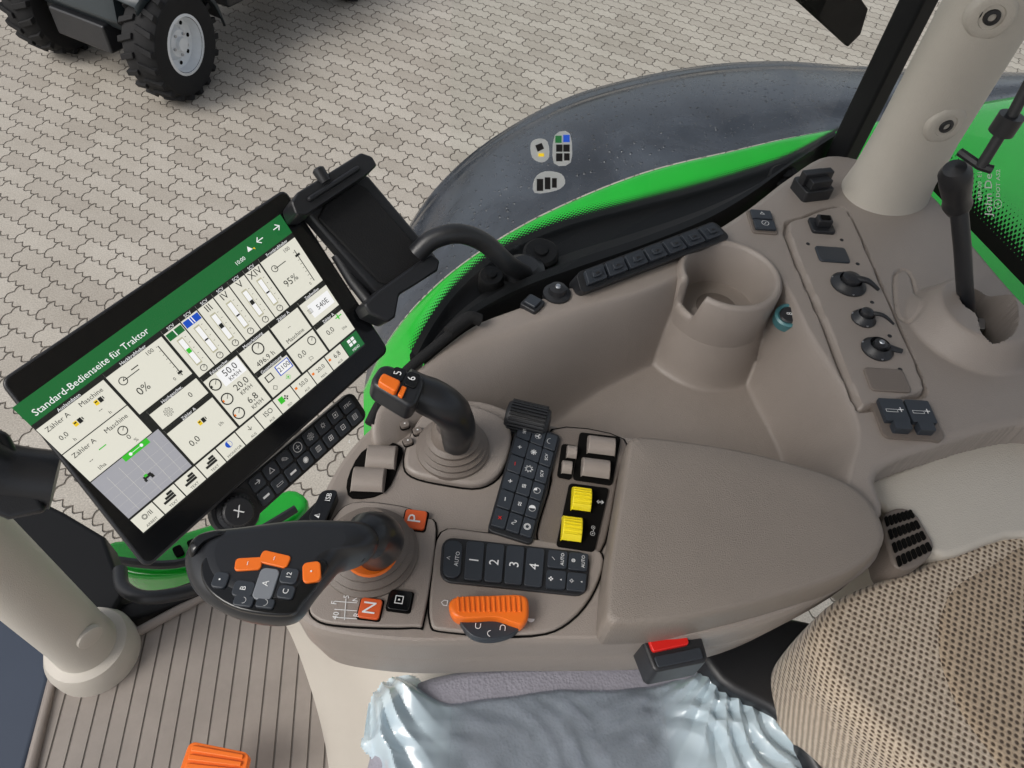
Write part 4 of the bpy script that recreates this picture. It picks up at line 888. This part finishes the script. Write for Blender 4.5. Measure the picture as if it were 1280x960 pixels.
# plastic film
fo_=spline(px([(456,905),(462,862),(486,838),(512,834),(535,846),(560,858),(590,854),(640,848),(700,840),(760,842),(800,838),(850,832),(880,822),(905,806),(925,808),(945,822),(950,845),(975,865),(1000,885),(1015,915),(1035,935),(1060,1000),(1090,1120),(440,1120),(468,960),(450,925)],2.45),4)
xl=P(590,900,2.44).x; xr=P(810,900,2.44).x
ca=P(905,800,2.44); cb_=P(440,800,2.44)
def tri(t): return 2*abs(t-math.floor(t+.5))
def zfilm(X,Y):
    k=np.maximum(sstep((xl-X)/.09),sstep((X-xr)/.09)); s=sdf(fo_,X,Y)
    z=np.zeros(X.shape)
    for j in range(X.shape[0]):
        for i in range(X.shape[1]):
            if s[j,i]<-.01: continue
            x,y=X[j,i],Y[j,i]; kk=k[j,i]
            N_=lambda f,o: noise.noise(Vector((x*f,y*f,o)))
            w=N_(7,1); w2=N_(9,11); w3=N_(16,4); w4=N_(35,8)
            cn=ca if x>.5*(xl+xr) else cb_
            th=math.atan2(y-cn.y,x-cn.x); r=math.hypot(x-cn.x,y-cn.y)
            p1=tri(th*5.0+w*1.2+w3*.5)*min(1,r/.07)*max(.1,.55+.8*N_(6,21))
            p2=tri((x*.8+y*.6)*26+w2*1.9+w3*.8)*max(0,.35+.9*N_(9,31))
            p3=tri((x*.3-y*.95)*40+w*2.4+w4*.5)*max(0,.25+.9*N_(11,41))
            e=(.0028+.010*kk)*p1+(.0026+.0075*kk)*p2+(.0020+.0055*kk)*p3
            z[j,i]=e+.006*kk*w3+.0014*w4
    return 2.436+z+.006*k-.03*sstep(1-s/.02)
g,vs=hfield(fo_,.0020,zfilm,R=.002,drop=.0)
fl=g.obj("plastic_seat_cover",None,[FILM],smooth=24,rec=False); tag(fl,"crumpled pale blue plastic film over the seat cushion","plastic film")
at=fl.data.attributes.new("dens","FLOAT","POINT")
kk=np.maximum(sstep((xl-vs[:,0])/.07),sstep((vs[:,0]-xr)/.06)); at.data.foreach_set("value",(.14+.62*kk).astype(np.float32))

for o in bpy.data.objects:
    if "_o" in o: del o["_o"]
# ================================================================= LIGHT
sd_=Vector((-.58,-.36,.70)).normalized()
w=bpy.data.worlds.new("World"); sc.world=w; w.use_nodes=True; N=w.node_tree.nodes; Lk=w.node_tree.links
sky=N.new("ShaderNodeTexSky"); sky.sky_type='NISHITA'; sky.sun_disc=False; sky.sun_elevation=math.asin(sd_.z); sky.sun_rotation=math.atan2(sd_.x,sd_.y); sky.air_density=1; sky.dust_density=4
hs=N.new("ShaderNodeHueSaturation"); hs.inputs["Saturation"].default_value=.35
Lk.new(sky.outputs[0],hs.inputs["Color"]); Lk.new(hs.outputs[0],N["Background"].inputs[0]); N["Background"].inputs[1].default_value=.145
sl=bpy.data.lights.new("sun","SUN"); sl.energy=1.3; sl.angle=math.radians(28); sl.color=(1,.97,.92)
so=bpy.data.objects.new("sun",sl); sc.collection.objects.link(so); so.rotation_euler=(sd_.to_track_quat('Z','Y')).to_euler()
sc.view_settings.view_transform='Standard'; sc.view_settings.look='None'; sc.view_settings.exposure=0
